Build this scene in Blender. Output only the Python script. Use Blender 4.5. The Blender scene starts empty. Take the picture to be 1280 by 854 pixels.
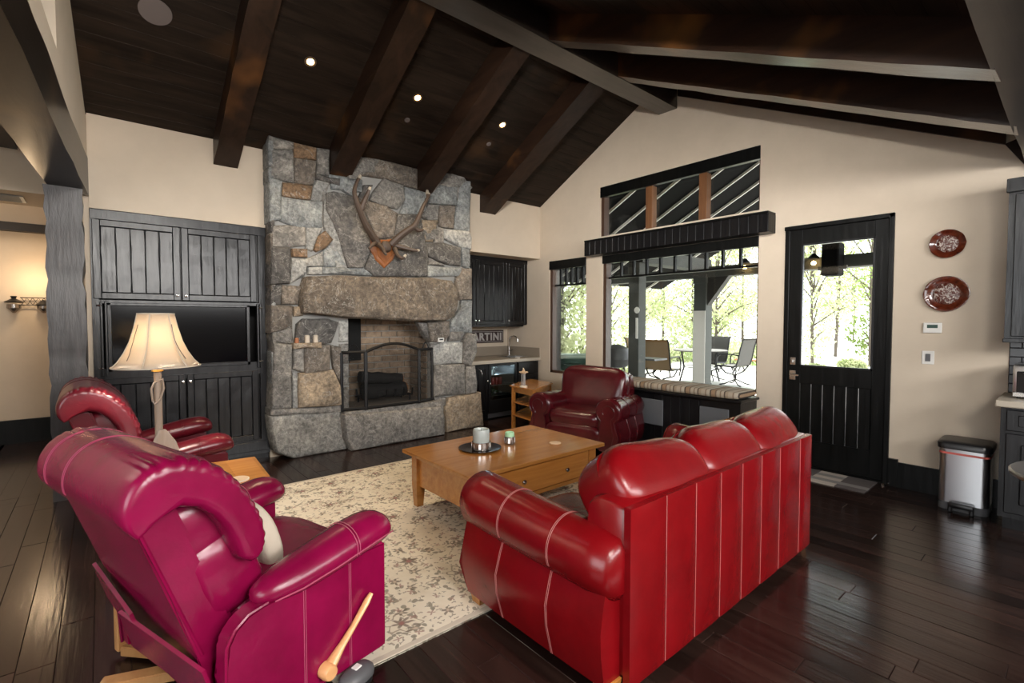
import bpy, bmesh, math, random
import numpy as np
from mathutils import Vector, Matrix
random.seed(7)
S = bpy.context.scene
COL = S.collection
PI = math.pi
R = math.radians
# ------------------------------------------------------------------ camera
FPX, CX, CY, YAW, PIT, CAMH = 605.0, 640.0, 423.0, R(40.3), R(-2.065), 1.5
cam = bpy.data.cameras.new('camera')
cam.sensor_width = 36.0
cam.lens = FPX / 1280 * 36
cam.shift_y = (CY - 427) / 1280
cam.clip_start = 0.05
cam.clip_end = 300
camo = bpy.data.objects.new('camera', cam)
COL.objects.link(camo)
camo.location = (0, 0, CAMH)
camo.rotation_euler = (PI / 2 + PIT, 0, -YAW)
S.camera = camo
# ------------------------------------------------------------------ view, sky, sun
S.view_settings.view_transform = 'Standard'
S.view_settings.look = 'None'
S.view_settings.exposure = 0.0
S.view_settings.gamma = 1.0
S.view_settings.use_curve_mapping = False
S.cycles.use_denoising = True
S.cycles.max_bounces = 7
S.cycles.diffuse_bounces = 4
S.cycles.glossy_bounces = 3
S.cycles.transparent_max_bounces = 12
S.cycles.sample_clamp_indirect = 6
S.cycles.caustics_reflective = False
S.cycles.caustics_refractive = False
W = bpy.data.worlds.new('sky')
S.world = W
W.use_nodes = True
bg = W.node_tree.nodes['Background']
bg.inputs[0].default_value = (0.93, 0.97, 1.0, 1)
bg.inputs[1].default_value = 5.5


def lamp(name, kind, loc, rot, power, color=(1, 1, 1), size=None, sy=None, **kw):
    l = bpy.data.lights.new(name, kind)
    l.energy = power
    l.color = color
    if kind == 'AREA':
        l.shape = 'RECTANGLE'
        l.size = size
        l.size_y = sy or size
    for k, v in kw.items():
        setattr(l, k, v)
    o = bpy.data.objects.new(name, l)
    COL.objects.link(o)
    o.location = loc
    o.rotation_euler = rot
    return o


lamp('sun', 'SUN', (12, 8, 12), (R(38), 0, R(112)), 13.0, (1, 0.96, 0.88), angle=R(1.0))
# unseen area lamps added behind and left of the camera as room fill
lamp('kitchen_fill', 'AREA', (2.4, -3.05, 2.36), (R(90), 0, 0), 220, (1, 0.97, 0.94), 4.4, 0.75)
lamp('side_fill', 'AREA', (-2.55, -0.6, 1.8), (R(90), 0, R(-90)), 30, (1, 0.96, 0.92), 3.6, 1.8)
# overhead area lamp added behind the camera, acting like bounced flash
lamp('overhead_fill', 'AREA', (0.7, -1.3, 2.70), (R(28), 0, R(-25)), 120, (1, 0.95, 0.88), 0.9, 0.9)

# unseen fill spots added above the camera position to brighten the upper walls


def aim(a, b):
    return (Vector(b) - Vector(a)).to_track_quat('-Z', 'Y').to_euler()


TP = (0.35, 0.62, 2.98)
lamp('fill_spot_gable', 'SPOT', TP, aim(TP, (5.46, 2.9, 4.15)), 1850, (1, 0.95, 0.88), spot_size=R(76), spot_blend=1.0, shadow_soft_size=0.25)
lamp('fill_spot_chimney', 'SPOT', TP, aim(TP, (1.6, 5.7, 3.5)), 560, (1, 0.95, 0.88), spot_size=R(80), spot_blend=1.0, shadow_soft_size=0.25)

# ------------------------------------------------------------------ pixel rays onto known planes
_f = np.array([math.sin(YAW) * math.cos(PIT), math.cos(YAW) * math.cos(PIT), math.sin(PIT)])
_r = np.array([math.cos(YAW), -math.sin(YAW), 0])
_u = np.cross(_r, _f)


def at(px, py, axis, val):
    d = _r * (px - CX) / FPX - _u * (py - CY) / FPX + _f
    c = np.array([0, 0, CAMH])
    t = (val - c[axis]) / d[axis]
    p = c + d * t
    return (float(p[0]), float(p[1]), float(p[2]))


# ------------------------------------------------------------------ materials
MATS = {}


class NT:
    def __init__(s, name):
        s.m = bpy.data.materials.new(name)
        s.m.use_nodes = True
        s.t = s.m.node_tree
        s.b = s.t.nodes['Principled BSDF']
        s.out = s.t.nodes['Material Output']

    def n(s, typ, **kw):
        x = s.t.nodes.new(typ)
        for k, v in kw.items():
            if k.startswith('i_'):
                x.inputs[k[2:].replace('_', ' ')].default_value = v
            elif k.startswith('j'):
                x.inputs[int(k[1:])].default_value = v
            else:
                setattr(x, k, v)
        return x

    def l(s, a, ao, b, bi):
        s.t.links.new(a.outputs[ao], b.inputs[bi])

    def coords(s, scale=(1, 1, 1), world=True):
        if world:
            g = s.n('ShaderNodeNewGeometry')
            m = s.n('ShaderNodeMapping')
            s.l(g, 'Position', m, 'Vector')
        else:
            g = s.n('ShaderNodeTexCoord')
            m = s.n('ShaderNodeMapping')
            s.l(g, 'Object', m, 'Vector')
        m.inputs['Scale'].default_value = scale
        return m

    def noise(s, co, scale, detail=4, rough=0.6, dist=0.0):
        x = s.n('ShaderNodeTexNoise')
        x.inputs['Scale'].default_value = scale
        x.inputs['Detail'].default_value = detail
        x.inputs['Roughness'].default_value = rough
        x.inputs['Distortion'].default_value = dist
        if co:
            s.l(co, 0, x, 'Vector')
        return x

    def ramp(s, src, so, stops):
        x = s.n('ShaderNodeValToRGB')
        e = x.color_ramp.elements
        while len(e) < len(stops):
            e.new(0.5)
        for i, (p, c) in enumerate(stops):
            e[i].position = p
            e[i].color = (*c, 1) if len(c) == 3 else c
        s.l(src, so, x, 'Fac')
        return x

    def mix(s, fac, a, b, mode='MIX'):
        x = s.n('ShaderNodeMix', data_type='RGBA', blend_type=mode)
        for inp, v in ((0, fac), (6, a), (7, b)):
            if isinstance(v, tuple) and hasattr(v[0], 'outputs'):
                s.t.links.new(v[0].outputs[v[1]], x.inputs[inp])
            elif isinstance(v, tuple):
                x.inputs[inp].default_value = (*v, 1) if len(v) == 3 else v
            else:
                x.inputs[inp].default_value = v
        return x

    def math(s, op, a, b=0.0):
        x = s.n('ShaderNodeMath', operation=op)
        for i, v in enumerate((a, b)):
            if isinstance(v, tuple):
                s.t.links.new(v[0].outputs[v[1]], x.inputs[i])
            else:
                x.inputs[i].default_value = v
        return x

    def bump(s, src, so, strength=0.3, dist=0.01):
        x = s.n('ShaderNodeBump')
        x.inputs['Strength'].default_value = strength
        x.inputs['Distance'].default_value = dist
        s.l(src, so, x, 'Height')
        s.l(x, 0, s.b, 'Normal')
        return x

    def col(s, x, o=None):
        s.l(x, o if o is not None else (2 if x.bl_idname == 'ShaderNodeMix' else 0), s.b, 'Base Color')

    def set(s, **kw):
        for k, v in kw.items():
            s.b.inputs[k.replace('_', ' ')].default_value = v
        return s


def plain(name, color, rough=0.5, metal=0.0, emit=None, es=0.0, bump=0.0, bs=80, coat=0.0, **kw):
    t = NT(name)
    t.set(Base_Color=(*color, 1), Roughness=rough, Metallic=metal, Coat_Weight=coat, **kw)
    if emit:
        t.set(Emission_Color=(*emit, 1), Emission_Strength=es)
    if bump:
        n = t.noise(t.coords(), bs, 3)
        t.bump(n, 0, bump, 0.004)
    MATS[name] = t.m
    return t.m


def leather(name, c1, c2, rough=0.3):
    t = NT(name)
    co = t.coords(world=False)
    n = t.noise(co, 4, 4, 0.6)
    t.col(t.ramp(n, 0, [(0.3, c1), (0.72, c2)]))
    t.set(Roughness=rough, Coat_Weight=0.06, Coat_Roughness=0.2, Specular_IOR_Level=0.42)
    g = t.noise(co, 14, 5, 0.65, 1.2)
    v = t.noise(co, 260, 2)
    mx = t.math('MULTIPLY_ADD', (v, 0), 0.12)
    t.l(g, 0, mx, 2)
    t.bump(mx, 0, 0.12, 0.010)
    MATS[name] = t.m
    return t.m


def wood(name, dark, light, rough=0.35, axis=0, scale=1.0, bump=0.12, coat=0.2, world=False, knots=True):
    t = NT(name)
    sc = [18.0 * scale] * 3
    sc[axis] = 1.3 * scale
    co = t.coords(tuple(sc), world)
    n = t.noise(co, 1.0, 6, 0.65, 0.6)
    oi = t.n('ShaderNodeObjectInfo')
    rp = t.ramp(n, 0, [(0.28, dark), (0.72, light)])
    hs = t.n('ShaderNodeHueSaturation')
    v = t.n('ShaderNodeMapRange', j3=0.8, j4=1.2)
    t.l(oi, 'Random', v, 0)
    t.l(v, 0, hs, 'Value')
    t.l(rp, 0, hs, 'Color')
    t.col(hs)
    t.set(Roughness=rough, Coat_Weight=coat, Coat_Roughness=0.2)
    t.bump(n, 0, bump, 0.006)
    MATS[name] = t.m
    return t.m


def black_wood(name, base, hi, rough=0.38, bump=0.25, axis=2, spec=0.5, coat=0.15):
    """painted black timber with hand-distressed relief"""
    t = NT(name)
    sc = [22.0] * 3
    sc[axis] = 2.5
    co = t.coords(tuple(sc))
    n = t.noise(co, 1.0, 5, 0.6)
    n2 = t.noise(t.coords(), 3.2, 3)
    t.col(t.ramp(n, 0, [(0.35, base), (0.8, hi)]))
    t.set(Roughness=rough, Coat_Weight=coat, Coat_Roughness=0.3, Specular_IOR_Level=spec)
    ad = t.math('ADD', (n, 0), (n2, 0))
    t.bump(ad, 0, bump, 0.012)
    MATS[name] = t.m
    return t.m


def plaster(name, c, warm):
    t = NT(name)
    co = t.coords()
    n = t.noise(co, 1.4, 5, 0.65)
    t.col(t.ramp(n, 0, [(0.3, c), (0.7, warm)]))
    t.set(Roughness=0.85)
    n2 = t.noise(co, 24, 5)
    t.bump(n2, 0, 0.08, 0.006)
    MATS[name] = t.m
    return t.m


plaster('plaster', (0.58, 0.49, 0.385), (0.66, 0.56, 0.445))
leather('sofa_leather', (0.135, 0.0015, 0.0032), (0.20, 0.003, 0.0055), 0.27)
leather('recliner_leather_flash', (0.17, 0.0018, 0.032), (0.27, 0.0035, 0.055), 0.27)  # same leather as the far recliner, with flash light tinted into the colour
leather('recliner_leather_noflash', (0.075, 0.004, 0.009), (0.12, 0.007, 0.014), 0.28)  # the recliner pair's leather without the flash tint
leather('burgundy_leather', (0.045, 0.003, 0.006), (0.085, 0.006, 0.009), 0.22)
plain('stitch', (0.46, 0.15, 0.14), 0.6)
plain('pink_stitch', (0.42, 0.07, 0.14), 0.6)
wood('oak', (0.36, 0.135, 0.026), (0.54, 0.235, 0.058), 0.2, 0, bump=0.05, coat=0.3)
wood('oak_light', (0.45, 0.21, 0.07), (0.6, 0.32, 0.13), 0.35, 2, bump=0.04)
wood('lever_wood', (0.58, 0.27, 0.11), (0.72, 0.40, 0.18), 0.35, 0, bump=0.03)
black_wood('cabinet_black', (0.010, 0.010, 0.012), (0.032, 0.033, 0.036), 0.28, spec=0.36, coat=0.05)
black_wood('bar_black', (0.005, 0.005, 0.006), (0.012, 0.011, 0.011), 0.3, spec=0.25, coat=0.05)
black_wood('trim_black', (0.0025, 0.003, 0.003), (0.009, 0.009, 0.009), 0.36, spec=0.18, coat=0.03)
black_wood('kitchen_black', (0.006, 0.006, 0.007), (0.018, 0.018, 0.019), 0.3, spec=0.35, coat=0.05)
black_wood('post_black', (0.036, 0.032, 0.033), (0.085, 0.077, 0.078), 0.45, 0.6)


def rafter_mat(name, axis, base, hi, knot, coat=0.4, rough=0.34):
    t = NT(name)
    sc = [9.0] * 3
    sc[axis] = 1.0
    co = t.coords(tuple(sc))
    n = t.noise(co, 1.0, 6, 0.65, 0.8)
    k = t.noise(t.coords((1, 1, 1)), 1.3, 3)
    r1 = t.ramp(n, 0, [(0.3, base), (0.75, hi)])
    r2 = t.ramp(k, 0, [(0.56, (0, 0, 0)), (0.72, (1, 1, 1))])
    t.col(t.mix((r2, 0), (r1, 0), knot))
    t.set(Roughness=rough, Coat_Weight=coat, Coat_Roughness=0.2, Specular_IOR_Level=min(0.5, coat + 0.1))
    t.bump(n, 0, 0.22, 0.012)
    MATS[name] = t.m


rafter_mat('rafter_wood', 1, (0.012, 0.0065, 0.0045), (0.040, 0.020, 0.012), (0.13, 0.055, 0.018), 0.12, 0.42)
rafter_mat('ridge_wood', 0, (0.020, 0.015, 0.012), (0.048, 0.038, 0.032), (0.055, 0.04, 0.03), 0.6)
rafter_mat('rafter_wood_near', 1, (0.014, 0.007, 0.005), (0.050, 0.024, 0.013), (0.17, 0.072, 0.022), 0.55, 0.3)
rafter_mat('header_wood', 1, (0.005, 0.0035, 0.003), (0.016, 0.011, 0.008), (0.04, 0.024, 0.012), 0.2, 0.38)
rafter_mat('board_wood', 0, (0.010, 0.007, 0.0055), (0.036, 0.024, 0.017), (0.055, 0.030, 0.016), 0.0, 0.5)


def floor_mat():
    t = NT('floor_wood')
    oi = t.n('ShaderNodeObjectInfo')
    co = t.coords((26, 1.6, 1))
    n = t.noise(co, 1.0, 6, 0.6, 0.4)
    rp = t.ramp(n, 0, [(0.3, (0.010, 0.0052, 0.0042)), (0.75, (0.034, 0.017, 0.013))])
    hs = t.n('ShaderNodeHueSaturation')
    v = t.n('ShaderNodeMapRange', j3=0.6, j4=1.5)
    t.l(oi, 'Random', v, 0)
    t.l(v, 0, hs, 'Value')
    t.l(rp, 0, hs, 'Color')
    t.col(hs)
    t.set(Roughness=0.2, Coat_Weight=0.08, Coat_Roughness=0.14, Specular_IOR_Level=0.4)
    # hand scraped ripples along the boards
    co2 = t.coords((36, 2.2, 1))
    n2 = t.noise(co2, 1.0, 2, 0.5, 0.3)
    ad = t.math('MULTIPLY_ADD', (n, 0), 0.35)
    t.l(n2, 0, ad, 2)
    t.bump(ad, 0, 0.20, 0.006)
    MATS['floor_wood'] = t.m


floor_mat()


def stone_mat(name='stone', rough=0.75):
    t = NT(name)
    oi = t.n('ShaderNodeObjectInfo')
    g = t.n('ShaderNodeNewGeometry')
    off = t.n('ShaderNodeVectorMath', operation='SCALE')
    cmb = t.n('ShaderNodeCombineXYZ')
    for i in range(3):
        t.l(oi, 'Random', cmb, i)
    t.l(cmb, 0, off, 0)
    off.inputs['Scale'].default_value = 9.0
    add = t.n('ShaderNodeVectorMath', operation='ADD')
    t.l(g, 'Position', add, 0)
    t.l(off, 0, add, 1)
    n = t.n('ShaderNodeTexNoise', i_Scale=3.6, i_Detail=9.0, i_Roughness=0.74)
    t.l(add, 0, n, 'Vector')
    n2 = t.n('ShaderNodeTexNoise', i_Scale=26.0, i_Detail=6.0, i_Roughness=0.7)
    t.l(add, 0, n2, 'Vector')
    r = t.ramp(n, 0, [(0.30, (0.40, 0.39, 0.38)), (0.45, (0.88, 0.87, 0.86)), (0.58, (1.2, 1.17, 1.12)), (0.70, (2.1, 2.05, 1.95))])
    r2 = t.ramp(n2, 0, [(0.34, (0.30, 0.29, 0.28)), (0.50, (1, 1, 1)), (0.66, (1.9, 1.85, 1.8))])
    m = t.mix(1.0, (oi, 'Color'), (r, 0), 'MULTIPLY')
    m2 = t.mix(0.65, (m, 2), (r2, 0), 'MULTIPLY')
    n3 = t.n('ShaderNodeTexNoise', i_Scale=4.0, i_Detail=5.0, i_Roughness=0.6, i_Distortion=1.6)
    t.l(add, 0, n3, 'Vector')
    d3 = t.math('SUBTRACT', (n3, 0), 0.5)
    a3 = t.math('ABSOLUTE', (d3, 0))
    v3 = t.ramp(a3, 0, [(0.0, (0.5, 0.5, 0.5)), (0.012, (0, 0, 0))])
    m3 = t.mix((v3, 0), (m2, 2), (0.55, 0.53, 0.49))
    t.col(m3)
    t.set(Roughness=rough)
    ad = t.math('MULTIPLY_ADD', (n2, 0), 0.6)
    t.l(n, 0, ad, 2)
    t.bump(ad, 0, 0.75, 0.03)
    MATS[name] = t.m


stone_mat()
plain('mortar', (0.36, 0.355, 0.335), 0.9, bump=0.5, bs=60)


def brick_mat():
    t = NT('firebrick')
    oi = t.n('ShaderNodeObjectInfo')
    n = t.noise(t.coords(), 18, 5)
    r = t.ramp(n, 0, [(0.3, (0.22, 0.16, 0.115)), (0.7, (0.38, 0.29, 0.21))])
    m = t.mix(1.0, (r, 0), (oi, 'Color'), 'MULTIPLY')
    t.col(m)
    t.set(Roughness=0.9)
    t.bump(n, 0, 0.3, 0.01)
    MATS['firebrick'] = t.m


brick_mat()


def rug_mat():
    t = NT('rug_wool')
    co = t.coords((1, 1, 1))
    sep = t.n('ShaderNodeSeparateXYZ')
    t.l(co, 0, sep, 0)
    base = t.noise(co, 2.2, 5, 0.7)
    cur = t.ramp(base, 0, [(0.35, (0.72, 0.63, 0.49)), (0.55, (0.84, 0.76, 0.62)), (0.72, (0.76, 0.66, 0.52))])
    last = (cur, 0)
    # layers of motifs: jittered cells with petal shaped outlines
    warp = t.noise(co, 5.0, 3)
    wv = t.n('ShaderNodeVectorMath', operation='SCALE', i_Scale=0.10)
    t.l(warp, 'Color', wv, 0)
    wa = t.n('ShaderNodeVectorMath', operation='ADD')
    t.l(co, 0, wa, 0)
    t.l(wv, 0, wa, 1)

    def motif(scale, radius, petals, amp, colour, inner=None, seed=0.0, ring=False, soft=0.05):
        nonlocal last
        mp = t.n('ShaderNodeMapping')
        mp.inputs['Location'].default_value = (seed, seed * 1.7, 0)
        mp.inputs['Scale'].default_value = (1, 1, 0)
        t.l(wa, 0, mp, 0)
        vo = t.n('ShaderNodeTexVoronoi', voronoi_dimensions='2D', i_Scale=scale, i_Randomness=0.75)
        t.l(mp, 0, vo, 'Vector')
        sc = t.n('ShaderNodeVectorMath', operation='SCALE', i_Scale=scale)
        t.l(mp, 0, sc, 0)
        ps = t.n('ShaderNodeVectorMath', operation='SCALE', i_Scale=scale)
        t.l(vo, 'Position', ps, 0)
        sub = t.n('ShaderNodeVectorMath', operation='SUBTRACT')
        t.l(sc, 0, sub, 0)
        t.l(ps, 0, sub, 1)
        sp = t.n('ShaderNodeSeparateXYZ')
        t.l(sub, 0, sp, 0)
        an = t.math('ARCTAN2', (sp, 1), (sp, 0))
        an2 = t.math('MULTIPLY', (an, 0), float(petals))
        rnd = t.n('ShaderNodeSeparateColor')
        t.l(vo, 'Color', rnd, 0)
        ph = t.math('MULTIPLY_ADD', (rnd, 0), 6.28)
        t.l(an2, 0, ph, 2)
        cs = t.math('COSINE', (ph, 0))
        rr = t.math('MULTIPLY_ADD', (cs, 0), amp)
        rr.inputs[2].default_value = radius
        gate = t.math('GREATER_THAN', (rnd, 1), 0.42)
        ln = t.n('ShaderNodeVectorMath', operation='LENGTH')
        t.l(sub, 0, ln, 0)
        df = t.math('SUBTRACT', (rr, 0), (ln, 'Value'))
        if ring:
            ab = t.math('ABSOLUTE', (df, 0))
            df = t.math('SUBTRACT', soft, (ab, 0))
            ms = t.n('ShaderNodeMapRange', j1=0.0, j2=soft * 0.5)
        else:
            ms = t.n('ShaderNodeMapRange', j1=0.0, j2=soft)
        t.l(df, 0, ms, 0)
        fc = t.math('MULTIPLY', (ms, 0), (gate, 0))
        fc2 = t.math('MULTIPLY', (fc, 0), 0.75)
        last = (t.mix((fc2, 0), last, colour), 2)
        if inner:
            d2 = t.math('SUBTRACT', radius * 0.5, (ln, 'Value'))
            m2 = t.n('ShaderNodeMapRange', j1=0.0, j2=soft)
            t.l(d2, 0, m2, 0)
            f2 = t.math('MULTIPLY', (m2, 0), (gate, 0))
            last = (t.mix((f2, 0), last, inner), 2)

    motif(4.0, 0.30, 6, 0.07, (0.34, 0.27, 0.19), None, 0.7, ring=True, soft=0.03)
    motif(10.5, 0.20, 2, 0.14, (0.20, 0.175, 0.125), None, 3.1)
    motif(19.0, 0.17, 2, 0.11, (0.36, 0.29, 0.22), None, 9.3)
    motif(6.5, 0.19, 5, 0.07, (0.13, 0.095, 0.065), (0.60, 0.48, 0.36), 5.5)
    motif(4.0, 0.17, 7, 0.06, (0.14, 0.09, 0.065), (0.36, 0.17, 0.15), 0.7)
    motif(9.5, 0.15, 4, 0.08, (0.38, 0.22, 0.18), None, 12.0)
    motif(24.0, 0.17, 3, 0.09, (0.24, 0.21, 0.16), None, 17.0)
    t.l(last[0], last[1], t.b, 'Base Color')
    t.set(Roughness=0.95)
    f = t.noise(co, 400, 2)
    t.bump(f, 0, 0.3, 0.004)
    MATS['rug_wool'] = t.m


rug_mat()


def stripe_mat():
    t = NT('stripe_fabric')
    co = t.coords()
    sp = t.n('ShaderNodeSeparateXYZ')
    t.l(co, 0, sp, 0)
    k = t.math('MULTIPLY', (sp, 1), 1 / 0.30)
    fr = t.math('FRACT', (k, 0))
    r = t.n('ShaderNodeValToRGB')
    r.color_ramp.interpolation = 'CONSTANT'
    cols = [(0.0, (0.35, 0.28, 0.20)), (0.10, (0.10, 0.07, 0.05)), (0.15, (0.42, 0.36, 0.28)), (0.25, (0.22, 0.16, 0.11)), (0.30, (0.40, 0.34, 0.26)), (0.42, (0.16, 0.11, 0.08)), (0.47, (0.30, 0.20, 0.12)), (0.62, (0.06, 0.045, 0.035)), (0.67, (0.45, 0.40, 0.32)), (0.80, (0.24, 0.18, 0.13)), (0.85, (0.42, 0.35, 0.27))]
    e = r.color_ramp.elements
    while len(e) < len(cols):
        e.new(0.5)
    for i, (p, c) in enumerate(cols):
        e[i].position = p
        e[i].color = (*c, 1)
    t.l(fr, 0, r, 0)
    t.col(r)
    t.set(Roughness=0.9)
    MATS['stripe_fabric'] = t.m


stripe_mat()


def glass_mat(name, tint=(1, 1, 1), refl=0.10):
    t = NT(name)
    tr = t.n('ShaderNodeBsdfTransparent')
    tr.inputs[0].default_value = (*tint, 1)
    gl = t.n('ShaderNodeBsdfGlossy')
    gl.inputs['Roughness'].default_value = 0.02
    fr = t.n('ShaderNodeFresnel', i_IOR=1.45)
    mr = t.math('MULTIPLY', (fr, 0), refl * 10)
    mx = t.n('ShaderNodeMixShader')
    t.l(mr, 0, mx, 0)
    t.l(tr, 0, mx, 1)
    t.l(gl, 0, mx, 2)
    t.l(mx, 0, t.out, 'Surface')
    MATS[name] = t.m


glass_mat('window_glass', (0.97, 0.99, 0.98), 0.06)
glass_mat('dark_glass', (0.70, 0.76, 0.78), 0.10)


def mesh_screen_mat():
    t = NT('screen_mesh')
    tr = t.n('ShaderNodeBsdfTransparent')
    df = t.n('ShaderNodeBsdfDiffuse')
    df.inputs[0].default_value = (0.02, 0.02, 0.02, 1)
    mx = t.n('ShaderNodeMixShader', j0=0.28)
    t.l(tr, 0, mx, 1)
    t.l(df, 0, mx, 2)
    t.l(mx, 0, t.out, 'Surface')
    MATS['screen_mesh'] = t.m


mesh_screen_mat()


def leaf_mat(name, c1, c2):
    t = NT(name)
    n = t.noise(t.coords(), 1.6, 3)
    r = t.ramp(n, 0, [(0.3, c1), (0.7, c2)])
    d = t.n('ShaderNodeBsdfDiffuse')
    tl = t.n('ShaderNodeBsdfTranslucent')
    t.l(r, 0, d, 0)
    t.l(r, 0, tl, 0)
    mx = t.n('ShaderNodeMixShader', j0=0.5)
    t.l(d, 0, mx, 1)
    t.l(tl, 0, mx, 2)
    t.l(mx, 0, t.out, 'Surface')
    MATS[name] = t.m


leaf_mat('leaf_bright', (0.26, 0.31, 0.13), (0.60, 0.61, 0.40))
leaf_mat('leaf_deep', (0.14, 0.20, 0.055), (0.30, 0.36, 0.14))
leaf_mat('grass_leaf', (0.16, 0.26, 0.06), (0.32, 0.42, 0.15))
plain('bark', (0.09, 0.07, 0.055), 0.9, bump=0.6, bs=12)
plain('metal_black', (0.012, 0.012, 0.013), 0.4, 0.4)
plain('chrome', (0.72, 0.71, 0.69), 0.18, 1.0)
plain('brass', (0.75, 0.48, 0.14), 0.22, 1.0)
plain('steel_brushed', (0.62, 0.63, 0.65), 0.3, 1.0)
plain('white_plastic', (0.78, 0.76, 0.72), 0.4)
plain('black_plastic', (0.012, 0.012, 0.013), 0.35)
plain('grey_plastic', (0.10, 0.10, 0.105), 0.45)
plain('red_band', (0.55, 0.12, 0.10), 0.4)
plain('tv_screen', (0.002, 0.002, 0.003), 0.12, Specular_IOR_Level=0.15)
plain('counter_stone', (0.30, 0.25, 0.195), 0.35, bump=0.1)
plain('counter_edge', (0.40, 0.35, 0.28), 0.4, bump=0.1)
plain('speaker_grille', (0.11, 0.115, 0.125), 0.8, bump=0.4, bs=300)
plain('cream_fabric', (0.60, 0.52, 0.42), 0.9, bump=0.6, bs=60)
plain('candle_wax', (0.36, 0.39, 0.37), 0.25)
plain('green_wax', (0.36, 0.60, 0.36), 0.4)
plain('pewter', (0.30, 0.27, 0.25), 0.25, 0.9)
plain('tray_metal', (0.035, 0.018, 0.014), 0.25, 0.6)
plain('coaster_stone', (0.62, 0.44, 0.28), 0.6)
plain('coaster_rim', (0.78, 0.68, 0.55), 0.6)
plain('antler', (0.070, 0.046, 0.033), 0.5, bump=0.5, bs=50)
plain('antler_tip', (0.42, 0.37, 0.30), 0.45)
wood('plaque_wood', (0.24, 0.075, 0.020), (0.36, 0.13, 0.035), 0.3, 2)
plain('sign_dark', (0.030, 0.014, 0.014), 0.5)
plain('sign_grey', (0.42, 0.40, 0.39), 0.5)
plain('tile_dark', (0.035, 0.036, 0.040), 0.25)
plain('patio_concrete', (0.62, 0.60, 0.57), 0.9, bump=0.2, bs=20)
plain('porch_paint', (0.055, 0.058, 0.052), 0.7)
plain('porch_dark', (0.0035, 0.003, 0.003), 0.9, Specular_IOR_Level=0.1)
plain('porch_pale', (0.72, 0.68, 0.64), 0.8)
plain('sling_tan', (0.24, 0.155, 0.085), 0.8)
plain('sling_grey', (0.075, 0.07, 0.065), 0.8)
plain('tub_green', (0.035, 0.085, 0.060), 0.6, bump=0.2, bs=8)
plain('rust_wood', (0.38, 0.15, 0.07), 0.7)
plain('log_char', (0.010, 0.009, 0.009), 0.9, bump=0.8, bs=25)
plain('log_cut', (0.30, 0.14, 0.06), 0.8)
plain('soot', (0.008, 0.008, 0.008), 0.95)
plain('ash', (0.22, 0.18, 0.14), 1.0, bump=0.8, bs=60)
plain('bulb_warm', (1, 0.8, 0.5), 0.5, emit=(1.0, 0.62, 0.25), es=40)
plain('bulb_rim', (0.30, 0.22, 0.15), 0.4, 0.8)
plain('thermostat_lcd', (0.015, 0.055, 0.040), 0.3)
plain('grout', (0.015, 0.015, 0.016), 0.9)
plain('can_red', (0.42, 0.03, 0.03), 0.3)
plain('bottle_green', (0.05, 0.16, 0.09), 0.1)
plain('mat_light', (0.46, 0.40, 0.34), 0.95, bump=0.4, bs=200)
plain('mat_mid', (0.23, 0.215, 0.205), 0.95, bump=0.4, bs=200)
plain('mat_dark', (0.10, 0.085, 0.082), 0.95, bump=0.4, bs=200)
plain('toaster_glass', (0.01, 0.01, 0.012), 0.06)
plain('speaker_cloth', (0.14, 0.115, 0.11), 0.8, bump=0.3, bs=300)
plain('hall_dark', (0.016, 0.012, 0.010), 0.5)
plain('vent_grey', (0.20, 0.19, 0.17), 0.5)


def shade_mat():
    t = NT('lamp_shade')
    d = t.n('ShaderNodeBsdfDiffuse')
    d.inputs[0].default_value = (0.74, 0.64, 0.52, 1)
    tl = t.n('ShaderNodeBsdfTranslucent')
    tl.inputs[0].default_value = (0.86, 0.76, 0.62, 1)
    mx = t.n('ShaderNodeMixShader', j0=0.5)
    t.l(d, 0, mx, 1)
    t.l(tl, 0, mx, 2)
    t.l(mx, 0, t.out, 'Surface')
    MATS['lamp_shade'] = t.m


shade_mat()


def plate_mat():
    t = NT('plate_glaze')
    co = t.coords()
    n = t.noise(co, 30, 4, 0.6)
    t.col(t.ramp(n, 0, [(0.35, (0.055, 0.009, 0.004)), (0.7, (0.15, 0.030, 0.012))]))
    t.set(Roughness=0.12, Coat_Weight=0.5)
    t.bump(n, 0, 0.15, 0.01)
    MATS['plate_glaze'] = t.m
    t = NT('plate_centre')
    n = t.noise(t.coords(), 34, 3, 0.6, 2.0)
    t.col(t.ramp(n, 0, [(0.50, (0.085, 0.016, 0.008)), (0.60, (0.55, 0.48, 0.43))]))
    t.set(Roughness=0.15)
    t.bump(n, 0, 0.5, 0.01)
    MATS['plate_centre'] = t.m


plate_mat()

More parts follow.
